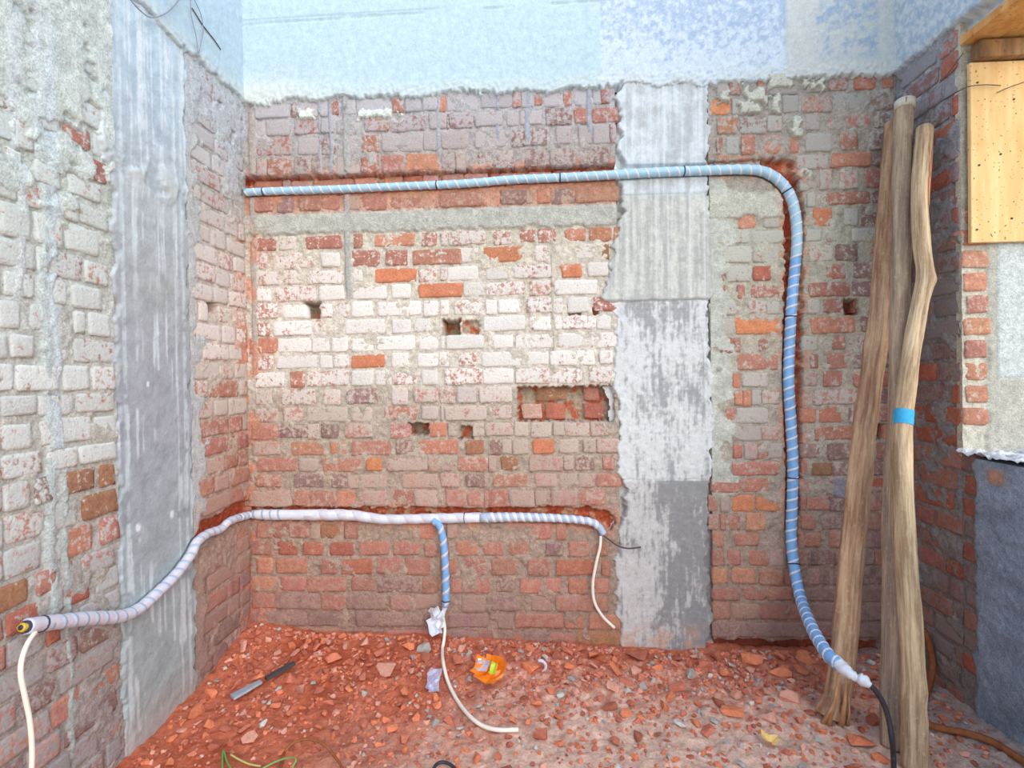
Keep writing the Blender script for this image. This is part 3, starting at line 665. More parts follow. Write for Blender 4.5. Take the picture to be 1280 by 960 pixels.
# each course of the back wall left of the column: (bottom line left, right, bricks in the left half, bricks in the right half)
ROWS_L = [
 (147, 135.6, '50-270g 285-320m 335-460p 480-530g 540-600r 650-715g 730-900g 965-1035r 1050-1150g 1165-1262g', '40-90o 100-300g 330-530g 540-590r 600-670g 680-730r 740-870w 880-930r 950-1050g 1075-1120g 1130-1185r'),
 (168.5, 159, '40-110p 120-270g 310-475r 490-570g 590-640p 650-740g 780-935r 950-1180m 1210-1320p', '100-112m 120-270m 290-460g 500-575w 590-730p 760-930m 950-1040r 1070-1240r'),
 (194.7, 184, '55-285r 330-470p 480-580m 640-740g 760-870r 890-1000g 1010-1160g 1170-1270p', '60-235p 290-490g 530-765m 830-920p 980-1060w 1080-1180g 1190-1225r'),
 (221, 209, '60-120p 130-280r 310-400m 420-570m 590-740p 755-870r 890-1030r 1050-1262o', '60-150m 160-220p 310-540m 620-760m 790-950m 990-1180m'),
 (246, 234, '20-200o* 215-260g* 270-410p* 420-690o* 700-840o* 900-1020o* 1030-1150R* 1160-1260p*', '60-200p* 215-370p* 390-440R* 450-620p* 640-800p* 820-1000r* 1020-1220o*'),
 (265, 257.5, '40-160r 190-300m 340-480r 490-600r 660-740g 770-920r 940-1270r', '60-330r 340-450o 460-620m 630-700g 702-785o 800-950m 960-1240o'),
 (291, 287, '', ''),
 (313, 306, '50-180r 205-310p 390-620r 705-760r 845-1110o 1160-1255r', '60-100p 115-350p 415-525p 590-690r 710-820r 890-1020o 1050-1190o 1215-1260o'),
 (336.5, 328, '50-120p 185-440p 490-610w 690-870r 920-1060r 1100-1420o', '160-320w 340-615O 690-770p 830-1090p 1130-1178b'),
 (356.6, 350.6, '60-200p 235-350p 410-620p 700-760p 850-1120O 1140-1252p', '60-100p 110-305w 365-500w 550-800p 865-995O 1040-1170w'),
 (378, 371, '60-150p 190-450p 480-640y 700-920w 960-1080w 1140-1430O', '215-340y 360-620p 650-790p 820-1100w'),
 (398.4, 394.7, '50-190p 230-385w 490-560p 570-665p 695-830w 870-1150w 1170-1262w', '60-110w 150-340p 360-430p 445-580w 635-800p 810-870p 910-1040w 1080-1240r'),
 (420, 416, '70-140r 175-420w 440-630p 650-910w 960-1080w 1110-1215w', '185-315R* 345-620w 660-790w 820-1090p 1100-1190w'),
 (439.7, 439.7, '10-190o 200-420y 430-540w 560-660w 690-830w 860-1110w 1140-1262w', '60-80w 100-340w 405-535w 560-820w 840-1000w 1055-1240p'),
 (461.5, 460.6, '50-160p 190-460w 480-560w 570-670p 690-910O 960-1070w 1130-1262w', '50-110w 180-290p 335-600w 615-770w 790-1080w 1120-1200p'),
 (484, 483, '50-240p 285-375o 395-670p 690-830w 850-960w 970-1120p 1160-1262w', '90-330p 345-540w 560-780p 800-990p 1050-1215p'),
 (506.5, 505.6, '50-155p 225-445p 500-610p 660-860m 960-1060w 1110-1262p', '50-150p 170-290w 320-530p 700-900b* 1020-1120r*'),
 (528, 527, '50-190p 235-355p 395-660w 690-820p 910-1120r 1160-1262w', '60-75w 90-360p 400-530p 600-730w* 760-890R* 1020-1150R*'),
 (549.7, 548, '20-200r 205-395m 400-470p 490-600m 650-830p 950-1075r 1212-1320o', '110-160g 275-345g 360-535p 550-640p 660-790g 810-880g 890-1050p 1060-1170p'),
 (571, 569, '40-210p 290-500o 550-650o 690-950r 990-1095m 1145-1400o', '225-340b 390-460m 470-530g 540-640g 675-810O 850-970g 1010-1090g 1100-1245p'),
 (592, 590, '60-320r 340-460g 500-750r 790-890O 930-1190p 1205-1262p', '60-130p 175-365r 380-425p 460-570b 650-870p 880-940g 960-1080m 1140-1210r'),
 (612.5, 610.6, '50-220r 310-500m 560-660m 670-920p 1030-1262p', '60-180p 230-350m 410-635r 690-830p 850-960g 980-1080p 1100-1260r'),
 (635, 635, '35-285p 300-400r 410-580r 590-740o 770-930p 950-1100r 1115-1262p', '95-220r 235-330r 345-500r 520-680p 690-760p 800-960p 985-1150r'),
 (652, 653, '', ''),
 (676, 676, '60-160r 170-270r 275-400r 420-475g 480-610b 645-730r 740-910r 945-1085r 1140-1250o', '100-165p 190-330r 360-620r 665-790r 830-890r 910-1060r 1070-1130r'),
 (696.5, 697.5, '20-150r 200-325R 370-500R 550-700R 745-940r 970-1140r 1180-1260r', '60-115r 165-305o 345-475r 515-690r 760-870m 910-1040r 1065-1170r'),
 (720, 721.5, '60-160o 190-400o 490-590r 625-830R 860-1015r 1045-1210r', '60-160r 210-360r 395-560r 640-780r 830-1080R 1130-1185r'),
 (741.5, 744, '20-190o 220-380r 400-650r 690-840r 860-1140m 1160-1262r', '130-380r 430-540m 590-860r 910-1030o 1085-1170r'),
 (764, 766, '30-175r 185-480m 490-640r 660-910m 950-1080p 1110-1262p', '60-110p 200-350p 380-560m 665-790p 830-1070r 1090-1170r'),
 (784.7, 789, '0-230m 250-395m 400-690m 720-860m 870-1160m 1180-1262m', '110-370m 440-540m 555-870r 890-1010o 1050-1250o'),
 (806, 810, '0-300m 320-600r 620-900m 920-1200r', '0-300m 320-600r 620-780m 790-950r 970-1250b'),
]
lines = [(zb(a, 430)+zb(b, 660))/2 for a, b, _, _ in ROWS_L]
lines = [lines[0]+.088]+lines
BACK_LINES = lines[:]
for k, (a, b, l, r) in enumerate(ROWS_L):
    wb = wall_bu if lines[k+1] > ZBAND else wall_bl
    row_bricks(wb, lines[k+1], lines[k], parse(l), BL_C, (a+b)/2-10, XL)
    row_bricks(wb, lines[k+1], lines[k], parse(r), BL_C, (a+b)/2-10, XR)

XQ = lambda z: 880+z/S
ROWS_R = [
 (118, '90-160g 170-240r 260-345p 360-410r 430-620g 680-795p 830-955r 1000-1135o 1195-1262o'),
 (142.5, '40-170O 190-230g 240-370g 430-510g 530-630g 650-850r 870-1080g 1110-1270m'),
 (166, '90-215o 240-410m 425-515p 560-650g 680-770p 835-1110r 1140-1270m'),
 (192, '85-120r 150-230g 250-335r 385-500o 580-630o 680-850g 910-1025r 1100-1270m'),
 (213, '80-380p 620-820p 850-1110o 1130-1270m'),
 (240, '20-170p 200-345p 350-500p 640-700g 770-850p 905-1025p 1080-1270r'),
 (260, '0-180g 200-500g 690-740g 820-1105r 1120-1270m'),
 (286, '40-190g 230-340o 395-500p 735-855O 940-1025g 1050-1270m'),
 (305, '90-300g 320-520g 680-780g 820-910p 990-1160g'),
 (329, '100-310g 330-490p 700-860p 880-1020m 1110-1270r'),
 (352, '85-130r 150-310g 330-440R 640-780O* 820-940r 1000-1160m 1180-1270m'),
 (373.5, '85-140r 225-270r 320-500r 705-970r 990-1150m 1170-1270m'),
 (394, '40-210g 300-410p 420-500w 690-770g 800-920r 1022-1150R* 1170-1270m'),
 (419, '60-190g 215-500O 720-1000o 1050-1270m'),
 (441, '110-185r 200-240r 370-430r 440-530g 660-760g 860-940r 1030-1270m'),
 (464, '60-150g 230-490r 710-760r 830-980r 1000-1270m'),
 (486, '130-165r 195-240o 260-420g 465-535r 670-750p 795-915r 1000-1270r'),
 (508, '205-255o 262-310o 320-380g 390-495p 600-675O* 730-1020p 1050-1270m'),
 (531, '40-100g 150-205r 220-420g 440-530p 645-740o 775-910o 970-1060m 1150-1270r'),
 (553, '40-180g 200-380g 390-490p 740-1010r 1040-1090m 1200-1270o'),
 (576, '200-250r 270-350p 360-425r 440-520g 645-760m 830-1020m 1040-1130m 1150-1270r'),
 (597, '190-500r 650-690r 720-850b 860-990m 1010-1270m'),
 (618, '50-240r 265-430r 475-545r 640-790r 840-950m 970-1090m 1110-1270R'),
 (641, '30-90r 110-170g 190-330O 350-495O 510-545o 645-680r 690-830r 840-960m 980-1070m 1090-1190r 1210-1270R'),
 (664.7, '30-95r 110-140r 160-240r 280-405o 460-545r 650-740r 790-960m 980-1080m 1100-1270r'),
 (686, '60-130r 210-360r 430-540r 670-775o 835-950r 970-1060m 1080-1270m'),
 (709.7, '60-130r 160-240r 300-430r 440-550p 620-700r 720-880m 900-1040r 1060-1130m 1140-1270r'),
 (733, '60-155o 190-340o 370-520r 540-620r 640-770p 800-930m 950-1030m 1050-1270m'),
 (753.8, '60-230r 265-410r 430-580r 600-640m 650-900m 920-1010m 1030-1270m'),
 (777, '60-170r 190-360p 370-560r 570-700r 720-900m 920-1020m 1030-1270m'),
 (799, '60-330m 350-650m 670-900m 920-1270m'),
]
rl = [zb(a, 1000) for a, _ in ROWS_R]; rl = [rl[0]+.085]+rl
for k, (a, s) in enumerate(ROWS_R):
    row_bricks(wall_br, rl[k+1], rl[k], parse(s), BR_C, a-10, XQ)

# left wall, in front of its column: measured courses, then the ones above and below laid to the same gauge
ROWS_F = [
 (237, '-700--380w -360--200p -180-180g 200-380w 400-540w 560-640r 700-800R 900-1110r'), (265, '-600--240w -220--20w 0-60r 100-260g 270-360w 390-640w 730-1040y'),
 (294, '-700--420w -400--20w 0-210w 230-500p 590-820w 840-1120y'), (330, '-500--160w -140-20w 40-330w 380-640w 690-1020y'),
 (362, '-700--300w -280--20w 0-380w 400-500w 520-840p 870-1100p'), (392, '-500--240w -220-30w 60-360w 430-680w 740-1030w'),
 (425, '-700--360w -340--20w 0-210w 320-710w 760-860w 900-1110w'), (456, '-600--300w -280-80w 110-340w 430-690w 750-1160p'),
 (489, '-500--160w -140-130w 150-570w 640-890y 920-1150p'), (516, '-600--240w -220--20w 0-360y 380-720w 760-1130p'),
 (549, '-700--300w -280--20w 0-320w 400-900w 930-1150w'), (577.5, '-500--240p -220--20w 0-390p 460-750w 770-1140w'),
 (610, '-600--240r -220--20p 0-260p 310-490m 640-910b 980-1130b'), (644, '-500--240p -220--20w 0-400p 430-740w 800-1140b'),
 (679, '-600--300r -280--20p 0-360p 380-600w 640-890o 970-1150r'), (709, '-500--160r -140-220b 320-500r 630-750R 780-1110p'),
 (737, '-600--240r -220--20r 0-380R 440-590w 610-850R 920-1150y'), (767, '-500--240r -220--20r 0-370p 400-530R 600-740y 760-1150y'),
]
fl = [on_left(139, a)[1] for a, _ in ROWS_F]; fl = [on_left(139, 206)[1]]+fl
def f_x(z): return z/8.0
def left_brick(par, y0, y1, z0, z1, code, keys):
    put_brick(par, (0, (y0+y1)/2, (z0+z1)/2+rnd.uniform(-.002, .003)), 'L', abs(y1-y0), z1-z0-.015+rnd.uniform(-.005, .004), code, coat_at((z0+z1)/2, keys))
def lay(par, y_a, y_b, z0, z1, codes, keys, fn, flem=True, off=None):
    y = y_a+(rnd.uniform(-.1, 0) if off is None else off); i = rnd.randint(0, 1)
    while y < y_b-.02:
        L = (.205 if (i % 2 == 0 if flem else rnd.random() < .5) else .098)*rnd.uniform(.92, 1.06)
        a, b = max(y, y_a), min(y+L, y_b)
        if b-a > .03: fn(par, a, b, z0, z1, rnd.choice(codes), keys)
        y += L+rnd.uniform(.010, .018); i += 1
for k, (a, s) in enumerate(ROWS_F):
    y_end = 0.0
    for tk in s.split():
        c = tk[-1]; body = tk[:-1]
        i = body.index('-', 1); x0, x1 = f_x(float(body[:i])), f_x(float(body[i+1:]))
        y0 = max(-1.95, on_left(x0, 480)[0]); y1 = on_left(x1, 480)[0]
        if y1-y0 < .03: continue
        y_end = min(y_end, y0)
        left_brick(wall_lf, y0, y1, fl[k+1], fl[k], c, LF_C)
    if y_end > -1.85: lay(wall_lf, -1.95, y_end-.014, fl[k+1], fl[k], 'wwpg' if k < 12 else 'rpgm', LF_C, left_brick, True)
g = (fl[0]-fl[-1])/(len(fl)-1)
z = fl[-1]; k = 0
while z > 0.0:
    lay(wall_lf, -1.95, YC2-.005, z-g, z, 'mpgrmgp' if z > .35 else 'mgmgp', LF_C, left_brick, True); z -= g
z = fl[0]
while z < 2.68:
    lay(wall_lf, -1.95, YC2-.01, z, min(z+g, 2.70), 'gwgwr' , LF_C, left_brick, True); z += g
# strip between the left column and the corner: follows the courses of the back wall
BLX = [q for i, q in enumerate(BACK_LINES)]
strip_lines = sorted(set(round(q, 4) for q in BLX), reverse=True)
zz = []
for a, b in zip(strip_lines[:-1], strip_lines[1:]):
    if a-b > .06: zz.append((b, a))
    elif zz: zz[-1] = (zz[-1][0], zz[-1][1])
zz = []
z = 2.70
while z > .0:
    zz.append((z-.0855, z)); z -= .0855
LOWCH = on_left(275, 656)[1]
for (z0, z1) in zz:
    zm = (z0+z1)/2; y = on_left(275, 0)[0]
    codes = 'gggpw' if zm > 2.1 else ('wwpp' if zm > 1.32 else ('pgpr' if zm > 1.05 else ('rpro' if zm > .72 else 'mrmg')))
    a, b = YC1+.005, -.012
    if abs(zm-LOWCH) < .05:
        continue
    if z0 < on_left(262, 380)[1] < z1:
        yh = on_left(259, 380)[0]; yk = on_left(274, 380)[0]
        lay(wall_lc, a, yh, z0, z1, 'wp', LC_C, left_brick); lay(wall_lc, yk, b, z0, z1, 'wp', LC_C, left_brick, off=0); continue
    lay(wall_lc, a, b, z0, z1, codes, LC_C, left_brick)
# right wall return and its jamb
def right_brick(par, y0, y1, z0, z1, code, keys):
    put_brick(par, (W, (y0+y1)/2, (z0+z1)/2), 'R', y1-y0, z1-z0-.016+rnd.uniform(-.006, .004), code, coat_at((z0+z1)/2, keys))
z = 2.70
while z > 0.02:
    zm = z-.0445
    codes = 'mrgRm' if zm > 1.9 else ('mggm' if zm > 1.35 else ('rmRr' if zm > .45 else 'mrg'))
    lay(wall_rt, YJ+.004 if zm > SILL else YJ, -.012, z-.089, z, codes, RT_C, right_brick)
    if zm < SILL-.03 and zm > .12:
        y0 = YJ-.075
        put_brick(low, (W, (YJ+y0)/2+rnd.uniform(-.01, .01), zm), 'R', .066+rnd.uniform(-.014, .01), .066, rnd.choice('rRm'), coat_at(zm, RT_C))
    if 1.06 < zm < 1.95:
        put_brick(jamb, (W+.046+rnd.uniform(-.006, .008), YJ-.010, zm), 'J', .088+rnd.uniform(-.012, .012), .068, rnd.choice('oorr'), linA((206, 190, 170)))
    z -= .089

# ------------------------------------------------------------------ floor and outside ground
def floor_h(X, Y):
    X = np.asarray(X, float); Y = np.asarray(Y, float)
    amp = np.interp(X, [0, .5, 1.2, 1.9, 2.3, 3.2], [.085, .07, .045, .012, .012, .0])
    h = amp*np.exp(-(-Y/.33)**2)+.03*np.exp(-(X/.16)**2)*np.exp(-(-Y/.9)**2)
    return h+(fbm(X, Y, 4, octv=3, seed=901)-.5)*.03+(fbm(X, Y, 26, octv=4, seed=902)-.5)*.018
def floor_paint(U, V):
    n_f = fbm(U, V, 60, octv=4, seed=905); n_m = fbm(U, V, 16, octv=5, seed=908); n_b = fbm(U, V, 2.6, octv=4, seed=909)
    H = floor_h(U, V)+(n_f-.5)*.008
    red = linA((200, 112, 84)); pink = linA((222, 182, 162)); grey = linA((178, 158, 150)); deep = linA((172, 78, 46))
    d = sst(.5, 1.6, U+(n_b-.5)*1.3+(-V-.5)*.45)
    C = lerp3(np.broadcast_to(red, U.shape+(3,)), np.broadcast_to(pink, U.shape+(3,)), d*sst(.05, .6, -V+(n_m-.5)*.5))
    C = lerp3(C, deep, sst(.52, .66, n_b)*sst(1.3, .6, U)*.6)
    C = lerp3(C, grey, sst(2.65, 3.0, U+(n_b-.5)*.4)*.75)
    C = C*(0.76+.48*n_m[..., None])*(0.86+.28*n_f[..., None])
    return H, C, None
fl_o = sheet('floor', lambda U, V, H: (U, V, H), -0.03, W+0.03, -3.6, 0.03, 0.009, floor_paint, MAT['ground'], None)
tag(fl_o, 'dusty red earth floor strewn with crushed brick', 'floor', kind='structure')
gm = mesh_from('outside_ground', [(-30, -40, -.06), (40, -40, -.06), (40, 30, -.06), (-30, 30, -.06)], [(0, 1, 2, 3)])
og = link('outside_ground', gm, plain_mat('outside_earth', (206, 196, 176), .95, .1, .15, 3)); tag(og, 'pale bare ground outside the building', 'ground', kind='structure')

# ------------------------------------------------------------------ tubes
def frames(C):
    T = [(C[min(i+1, len(C)-1)]-C[max(i-1, 0)]).normalized() for i in range(len(C))]
    n = T[0].cross(Vector((0, 0, 1)));  n = T[0].cross(Vector((1, 0, 0))) if n.length < .1 else n
    n.normalize(); Ns = []
    for t in T:
        n = (n-t*n.dot(t)).normalized(); Ns.append(n.copy())
    return T, Ns
def tube_mesh(name, C, r, seg=10, wob=0.0, seed=0, lobes=None):
    T, Ns = frames(C); V = []; F = []; rr = random.Random(seed)
    n = len(C)
    for i, c in enumerate(C):
        R = r(i/(n-1)) if callable(r) else r; b = T[i].cross(Ns[i])
        for k in range(seg):
            a = 2*math.pi*k/seg; q = R*(1+(lobes(i/(n-1), a) if lobes else 0)+rr.uniform(-wob, wob))
            V.append(c+Ns[i]*math.cos(a)*q+b*math.sin(a)*q)
    for i in range(n-1):
        for k in range(seg): F.append((i*seg+k, i*seg+(k+1) % seg, (i+1)*seg+(k+1) % seg, (i+1)*seg+k))
    F.append(tuple(range(seg-1, -1, -1))); F.append(tuple((n-1)*seg+k for k in range(seg)))
    me = mesh_from(name, V, F)
    if lobes:
        s = 0.0; G = []
        for i in range(n):
            if i: s += (C[i]-C[i-1]).length
            G += [c for k in range(seg) for c in (math.cos(2*math.pi*k/seg)+seed, math.sin(2*math.pi*k/seg), s)]
        me.attributes.new('grain', 'FLOAT_VECTOR', 'POINT').data.foreach_set('vector', G)
    return me
def spiral_mesh(name, C, r, pitch, width, proud=.0012, seg=12, a=0.0, b=1.0):
    """one tape ribbon wound round the tube"""
    T, Ns = frames(C); L = [0.0]
    for i in range(1, len(C)): L.append(L[-1]+(C[i]-C[i-1]).length)
    tot = L[-1]
    def at(s):
        s = min(max(s, 0), tot-1e-6); i = max(0, int(np.searchsorted(L, s))-1); i = min(i, len(C)-2); t = (s-L[i])/max(1e-9, L[i+1]-L[i])
        return C[i].lerp(C[i+1], t), T[i].lerp(T[i+1], t).normalized(), Ns[i].lerp(Ns[i+1], t), (i+t)/(len(C)-1)
    V = []; F = []; s = a*tot; k = 0
    while s < b*tot-width:
        th = 2*math.pi*k/seg
        for w, pr in ((0, -.001), (.12, proud), (.88, proud), (1, -.001)):
            c, t, n, u = at(s+w*width); R = (r(u) if callable(r) else r)+pr; bb = t.cross(n)
            V.append(c+n*math.cos(th)*R+bb*math.sin(th)*R)
        if k:
            for j in range(3): F.append(((k-1)*4+j, (k-1)*4+j+1, k*4+j+1, k*4+j))
        s += pitch/seg; k += 1
    return mesh_from(name, V, F)
def ring_mesh(name, C, r, s, width, proud):
    n = len(C); i = int(s*(n-1)); i = min(max(i, 1), n-2); t = (C[i+1]-C[i-1]).normalized(); c = C[i]
    pts = [c-t*width/2, c-t*width*.3, c+t*width*.3, c+t*width/2]; R = r(s) if callable(r) else r
    return tube_mesh(name, pts, lambda u: R+proud*(1 if .1 < u < .9 else .3), 12)

# upper conduit: along the top chase, round the bend and down, then hanging clear of the wall
cu = empty('wrapped_conduit', UPC[0]); tag(cu, 'long blue conduit with white spiral tape running along top chase and down wall', 'conduit')
def child(o, par):
    o.parent = par; o.matrix_parent_inverse = Matrix.Identity(4) if par.parent else Matrix.Translation(-Vector(par.location))
    return o
nsp = int(len(UPC)*.55)
child(link('pipe', tube_mesh('pipe', UPC[:nsp+1], lambda u: up_r(u*.55), 12), MAT['pipe_blue']), cu)
child(link('pipe', tube_mesh('pipe', UPC[nsp:], lambda u: up_r(1), 12), MAT['pipe_blue2']), cu)
child(link('tape_spiral', spiral_mesh('tape_spiral', UPC, up_r, .048, .011), MAT['tape_white']), cu)
for s in (.03, .13, .215, .30, .45, .615, .765, .86):
    child(link('cable_tie', ring_mesh('cable_tie', UPC, up_r, s, .006, .0028), MAT['tie']), cu)
te = catmull([at_y(x, y, -h) for x, y, h in ((1047, 829, .63), (1058, 839, .675), (1068, 846, .70), (1074, 849, .71), (1080, 851, .72), (1088, 857, .73))], 5)
o = child(link('tape_end', tube_mesh('tape_end', te, lambda u: (.023-.020*u if u < .5 else .013+.006*math.sin((u-.5)*7)), 10, .22, 3), MAT['tape_white']), cu)
# black cable from its end to the floor
bc = catmull([at_y(1088, 857, -.73), at_y(1097, 867, -.735), at_y(1105, 881, -.742), at_y(1111, 900, -.752), at_y(1115, 925, -.765), at_z(1117, 950, .03), at_z(1116, 985, .024), at_z(1110, 1040, .024)], 8)
OB = {'black': bc}
ob = link('black_cable', tube_mesh('black_cable', bc, .0085, 8), MAT['cable_black']); tag(ob, 'black cable hanging from blue conduit end down past the wooden poles', 'cable')

# lower conduit: left wall, corner, back wall
cl = empty('wrapped_conduit', LWC[0]); tag(cl, 'white taped conduit from left wall round corner into lower back wall chase', 'conduit')
def seg_of(a, b): return LWC[int(a*(nL-1)):int(b*(nL-1))+1]
for a, b, mt in ((0, .50, 'pipe_pale'), (.50, .80, 'tape_white'), (.80, 1.0, 'pipe_grey')):
    child(link('pipe', tube_mesh('pipe', seg_of(a, b), lambda u, a=a, b=b: float(lw_r(a+(b-a)*u))*(1+.02*math.sin(u*60)), 12, .015, 5), MAT[mt]), cl)
child(link('tape_spiral', spiral_mesh('tape_spiral', LWC, lambda u: float(lw_r(u)), .042, .014, a=.02, b=.47), MAT['pipe_grey']), cl)
child(link('tape_spiral', spiral_mesh('tape_spiral', LWC, lambda u: float(lw_r(u)), .036, .019, a=.80, b=.99), MAT['tape_white']), cl)
child(link('tape_spiral', spiral_mesh('tape_spiral', LWC, lambda u: float(lw_r(u)), .085, .055, .0014, 14, .505, .80), MAT['pipe_pale']), cl)
for s in (.045, .52, .79):
    child(link('cable_tie', ring_mesh('cable_tie', LWC, lambda u: float(lw_r(u)), s, .005, .0024), MAT['tie']), cl)
brp = [(541, 650, .03), (549, 657, .034), (554, 675, .033), (556.5, 705, .032), (557.5, 740, .032), (557, 758, .033)]
BRC = catmull([at_y(x, y, -h) for x, y, h in brp], 9)
brn = child(link('branch_pipe', tube_mesh('branch_pipe', BRC, .0175, 12), MAT['pipe_blue2']), cl)
child(link('tape_spiral', spiral_mesh('tape_spiral', BRC, .0175, .06, .016), MAT['pipe_pale']), brn)
child(link('cable_tie', ring_mesh('cable_tie', BRC, .0175, .92, .006, .003), MAT['tie']), brn)
child(link('tape_end', tube_mesh('tape_end', catmull([at_y(557, 756, -.026), at_y(555, 764, -.03), at_y(553.5, 772, -.034)], 4), lambda u: .015-.009*u, 8, .15, 8), MAT['tape_white']), cl)
# loose end of tape hanging by the branch
def crumple(name, w, h, nx, ny, amp, seed, mat, droop=0.0, cut=None):
    r = random.Random(seed); V = []; F = []
    Z = [[r.uniform(-amp, amp) for _ in range(nx+1)] for _ in range(ny+1)]
    for j in range(ny+1):
        for i in range(nx+1):
            V.append(((i/nx-.5)*w+r.uniform(-.2, .2)*w/nx, (j/ny-.5)*h+r.uniform(-.2, .2)*h/ny, Z[j][i]+droop*((i/nx-.5)**2+(j/ny-.5)**2)))
    for j in range(ny):
        for i in range(nx):
            if cut and cut(i, j): continue
            a, b, c, d = j*(nx+1)+i, j*(nx+1)+i+1, (j+1)*(nx+1)+i+1, (j+1)*(nx+1)+i
            F += [(a, b, c), (a, c, d)]
    me = mesh_from(name, V, F, False); o = link(name, me, mat)
    md = o.modifiers.new('thick', 'SOLIDIFY'); md.thickness = .0012
    return o
tt = crumple('tape_tatter', .075, .12, 4, 6, .022, 5, MAT['tape_white'], 0, lambda i, j: (i == 0 and j > 3) or (i == 3 and j < 1))
p = at_y(544, 776, -.05); tt.location = p; tt.rotation_euler = (math.radians(80), math.radians(-18), .2); child(tt, cl); tt.location = p
tj = child(link('tape_strip', tube_mesh('tape_strip', catmull([at_y(555, 762, -.032), at_y(551, 768, -.04), at_y(547, 773, -.045)], 4), .008, 6, .2, 2), MAT['tape_white']), cl)
ge = catmull([at_x(40, 782, .045), at_x(33, 783.5, .046), at_x(26, 784.5, .047)], 4)
child(link('collar', tube_mesh('collar', [at_x(36, 782.8, .0455), at_x(30, 783.8, .0462)], .0168, 12, .05, 2), MAT['tie']), cl)
k_ = child(link('bare_core', tube_mesh('bare_core', ge, lambda u: .0135-.002*u, 10, .12, 9), MAT['brass']), cl)
child(link('core_shade_disc', tube_mesh('core_shade_disc', [ge[-2], ge[-1]+(ge[-1]-ge[-2]).normalized()*.0012], .0072, 8), MAT['tie']), k_)  # dark disc on the core's tip, paints the shade of an open end
# three white cables and a dark wire leaving the conduit
wc = catmull([at_x(44, 790, .055), at_x(34, 805, .07), at_x(27, 825, .085), at_x(26, 845, .09), at_x(31, 870, .09), at_x(37, 900, .09), at_x(40, 935, .09), at_x(39, 975, .09), at_x(36, 1030, .09)], 8)
o = link('white_cable', tube_mesh('white_cable', wc, .0065, 8), MAT['cable_white']); tag(o, 'white cable hanging down from yellow conduit end on left wall', 'cable')
fx = lambda x, y: Vector((*on_floor(x, y, .02), .02))
def fpt(x, y, lift=.006):
    X, Y = on_floor(x, y, .03)
    for _ in range(3):
        h = float(floor_h(X, Y))+lift; X, Y = on_floor(x, y, h)
    return Vector((X, Y, h))
wc = catmull([at_y(554, 772, -.036), at_y(556, 786, -.05), at_y(555, 800, -.09), at_y(553, 812, -.13), fpt(554, 828, .04), fpt(560, 852, .016), fpt(572, 876, .014), fpt(588, 896, .014), fpt(605, 908, .014), fpt(625, 912.5, .014), fpt(648, 912, .014)], 8)
OB['white'] = wc
o = link('white_cable', tube_mesh('white_cable', wc, .0078, 8), MAT['cable_white']); tag(o, 'white cable dropping from conduit branch and curling over the rubble floor', 'cable')
wc = catmull([at_y(751, 670, -.025), at_y(750, 684, -.03), at_y(745, 705, -.034), at_y(741, 730, -.034), at_y(743, 752, -.034), at_y(753, 770, -.034), at_y(768, 785, -.034)], 8)
o = link('white_cable', tube_mesh('white_cable', wc, .0072, 8), MAT['cable_white']); tag(o, 'short white cable curving against bricks beside the concrete column', 'cable')
wc = catmull([at_y(752, 668, -.03), at_y(762, 675, -.04), at_y(772, 682, -.05), at_y(785, 685.5, -.05), at_y(801, 684, -.045)], 6)
o = link('thin_wire', tube_mesh('thin_wire', wc, .0038, 6), MAT['wire_dark']); tag(o, 'thin dark wire poking from conduit end across concrete column', 'wire')

# ------------------------------------------------------------------ wooden poles
def pole(name, pix, r, mat, label, seed, knots):
    """pix: (x, y, Y-plane) down the pole"""
    P = catmull([at_y(x, y, Y) for x, y, Y in pix], 14)
    ph = seed*1.7
    def lob(u, a):
        v = .07*math.sin(2*a+ph+3*u)+.04*math.sin(3*a+9*u+ph)+.05*math.sin(u*23+ph+a)+.03*math.sin(u*61+2*a)
        for ku, ka, ks in knots:
            d = ((u-ku)/.016)**2+(math.atan2(math.sin(a-ka), math.cos(a-ka))/.5)**2; v += ks*math.exp(-d)
        v -= .10*math.exp(-(math.atan2(math.sin(a-ph-u*2), math.cos(a-ph-u*2))/.13)**2)*(0.4+.6*math.sin(u*12+ph)**2)   # drying crack
        return v
    rt = empty(name, P[0]); tag(rt, label, 'pole', 'rough wooden poles leaning in the corner')
    o = child(link('trunk', tube_mesh('trunk', P, r, 22, .012, seed, lob), mat), rt)
    return rt, P, r, lob
def patch(P, r, lob, u0, u1, d, thr, seed, mat, name, par):
    """thin coat of colour following the trunk's own surface"""
    T, Ns = frames(P); n = len(P); seg = 22; rr = random.Random(seed); V = []; F = []; idx = {}
    i0, i1 = int(u0*(n-1)), int(u1*(n-1))+1
    for i in range(i0, i1+1):
        b = T[i].cross(Ns[i])
        for k in range(seg):
            a = 2*math.pi*k/seg; q = r(i/(n-1))*(1+lob(i/(n-1), a)+.012)+.0015; w = Ns[i]*math.cos(a)+b*math.sin(a)
            idx[i, k] = len(V); V.append(P[i]+w*q)
    for i in range(i0, i1):
        for k in range(seg):
            a = 2*math.pi*(k+.5)/seg; b = T[i].cross(Ns[i]); w = Ns[i]*math.cos(a)+b*math.sin(a)
            if w.dot(d) > thr+rr.uniform(-.25, .1): F.append((idx[i, k], idx[i, (k+1) % seg], idx[i+1, (k+1) % seg], idx[i+1, k]))
    return child(link(name, mesh_from(name, V, F), mat), par)
YB = lambda x, y: on_floor(x, y, .0)[1]
ya, yb_, yc = YB(1037, 898), YB(1115, 932), YB(1142, 962)
def lp(a, b, t): return a+(b-a)*t
def plane(bot, topY, pts):
    """linear lean from the foot to the resting point"""
    y0, y1 = pts[0][1], pts[-1][1]
    return [(x, y, lp(bot, topY, (y0-y)/(y0-y1))) for x, y in pts]
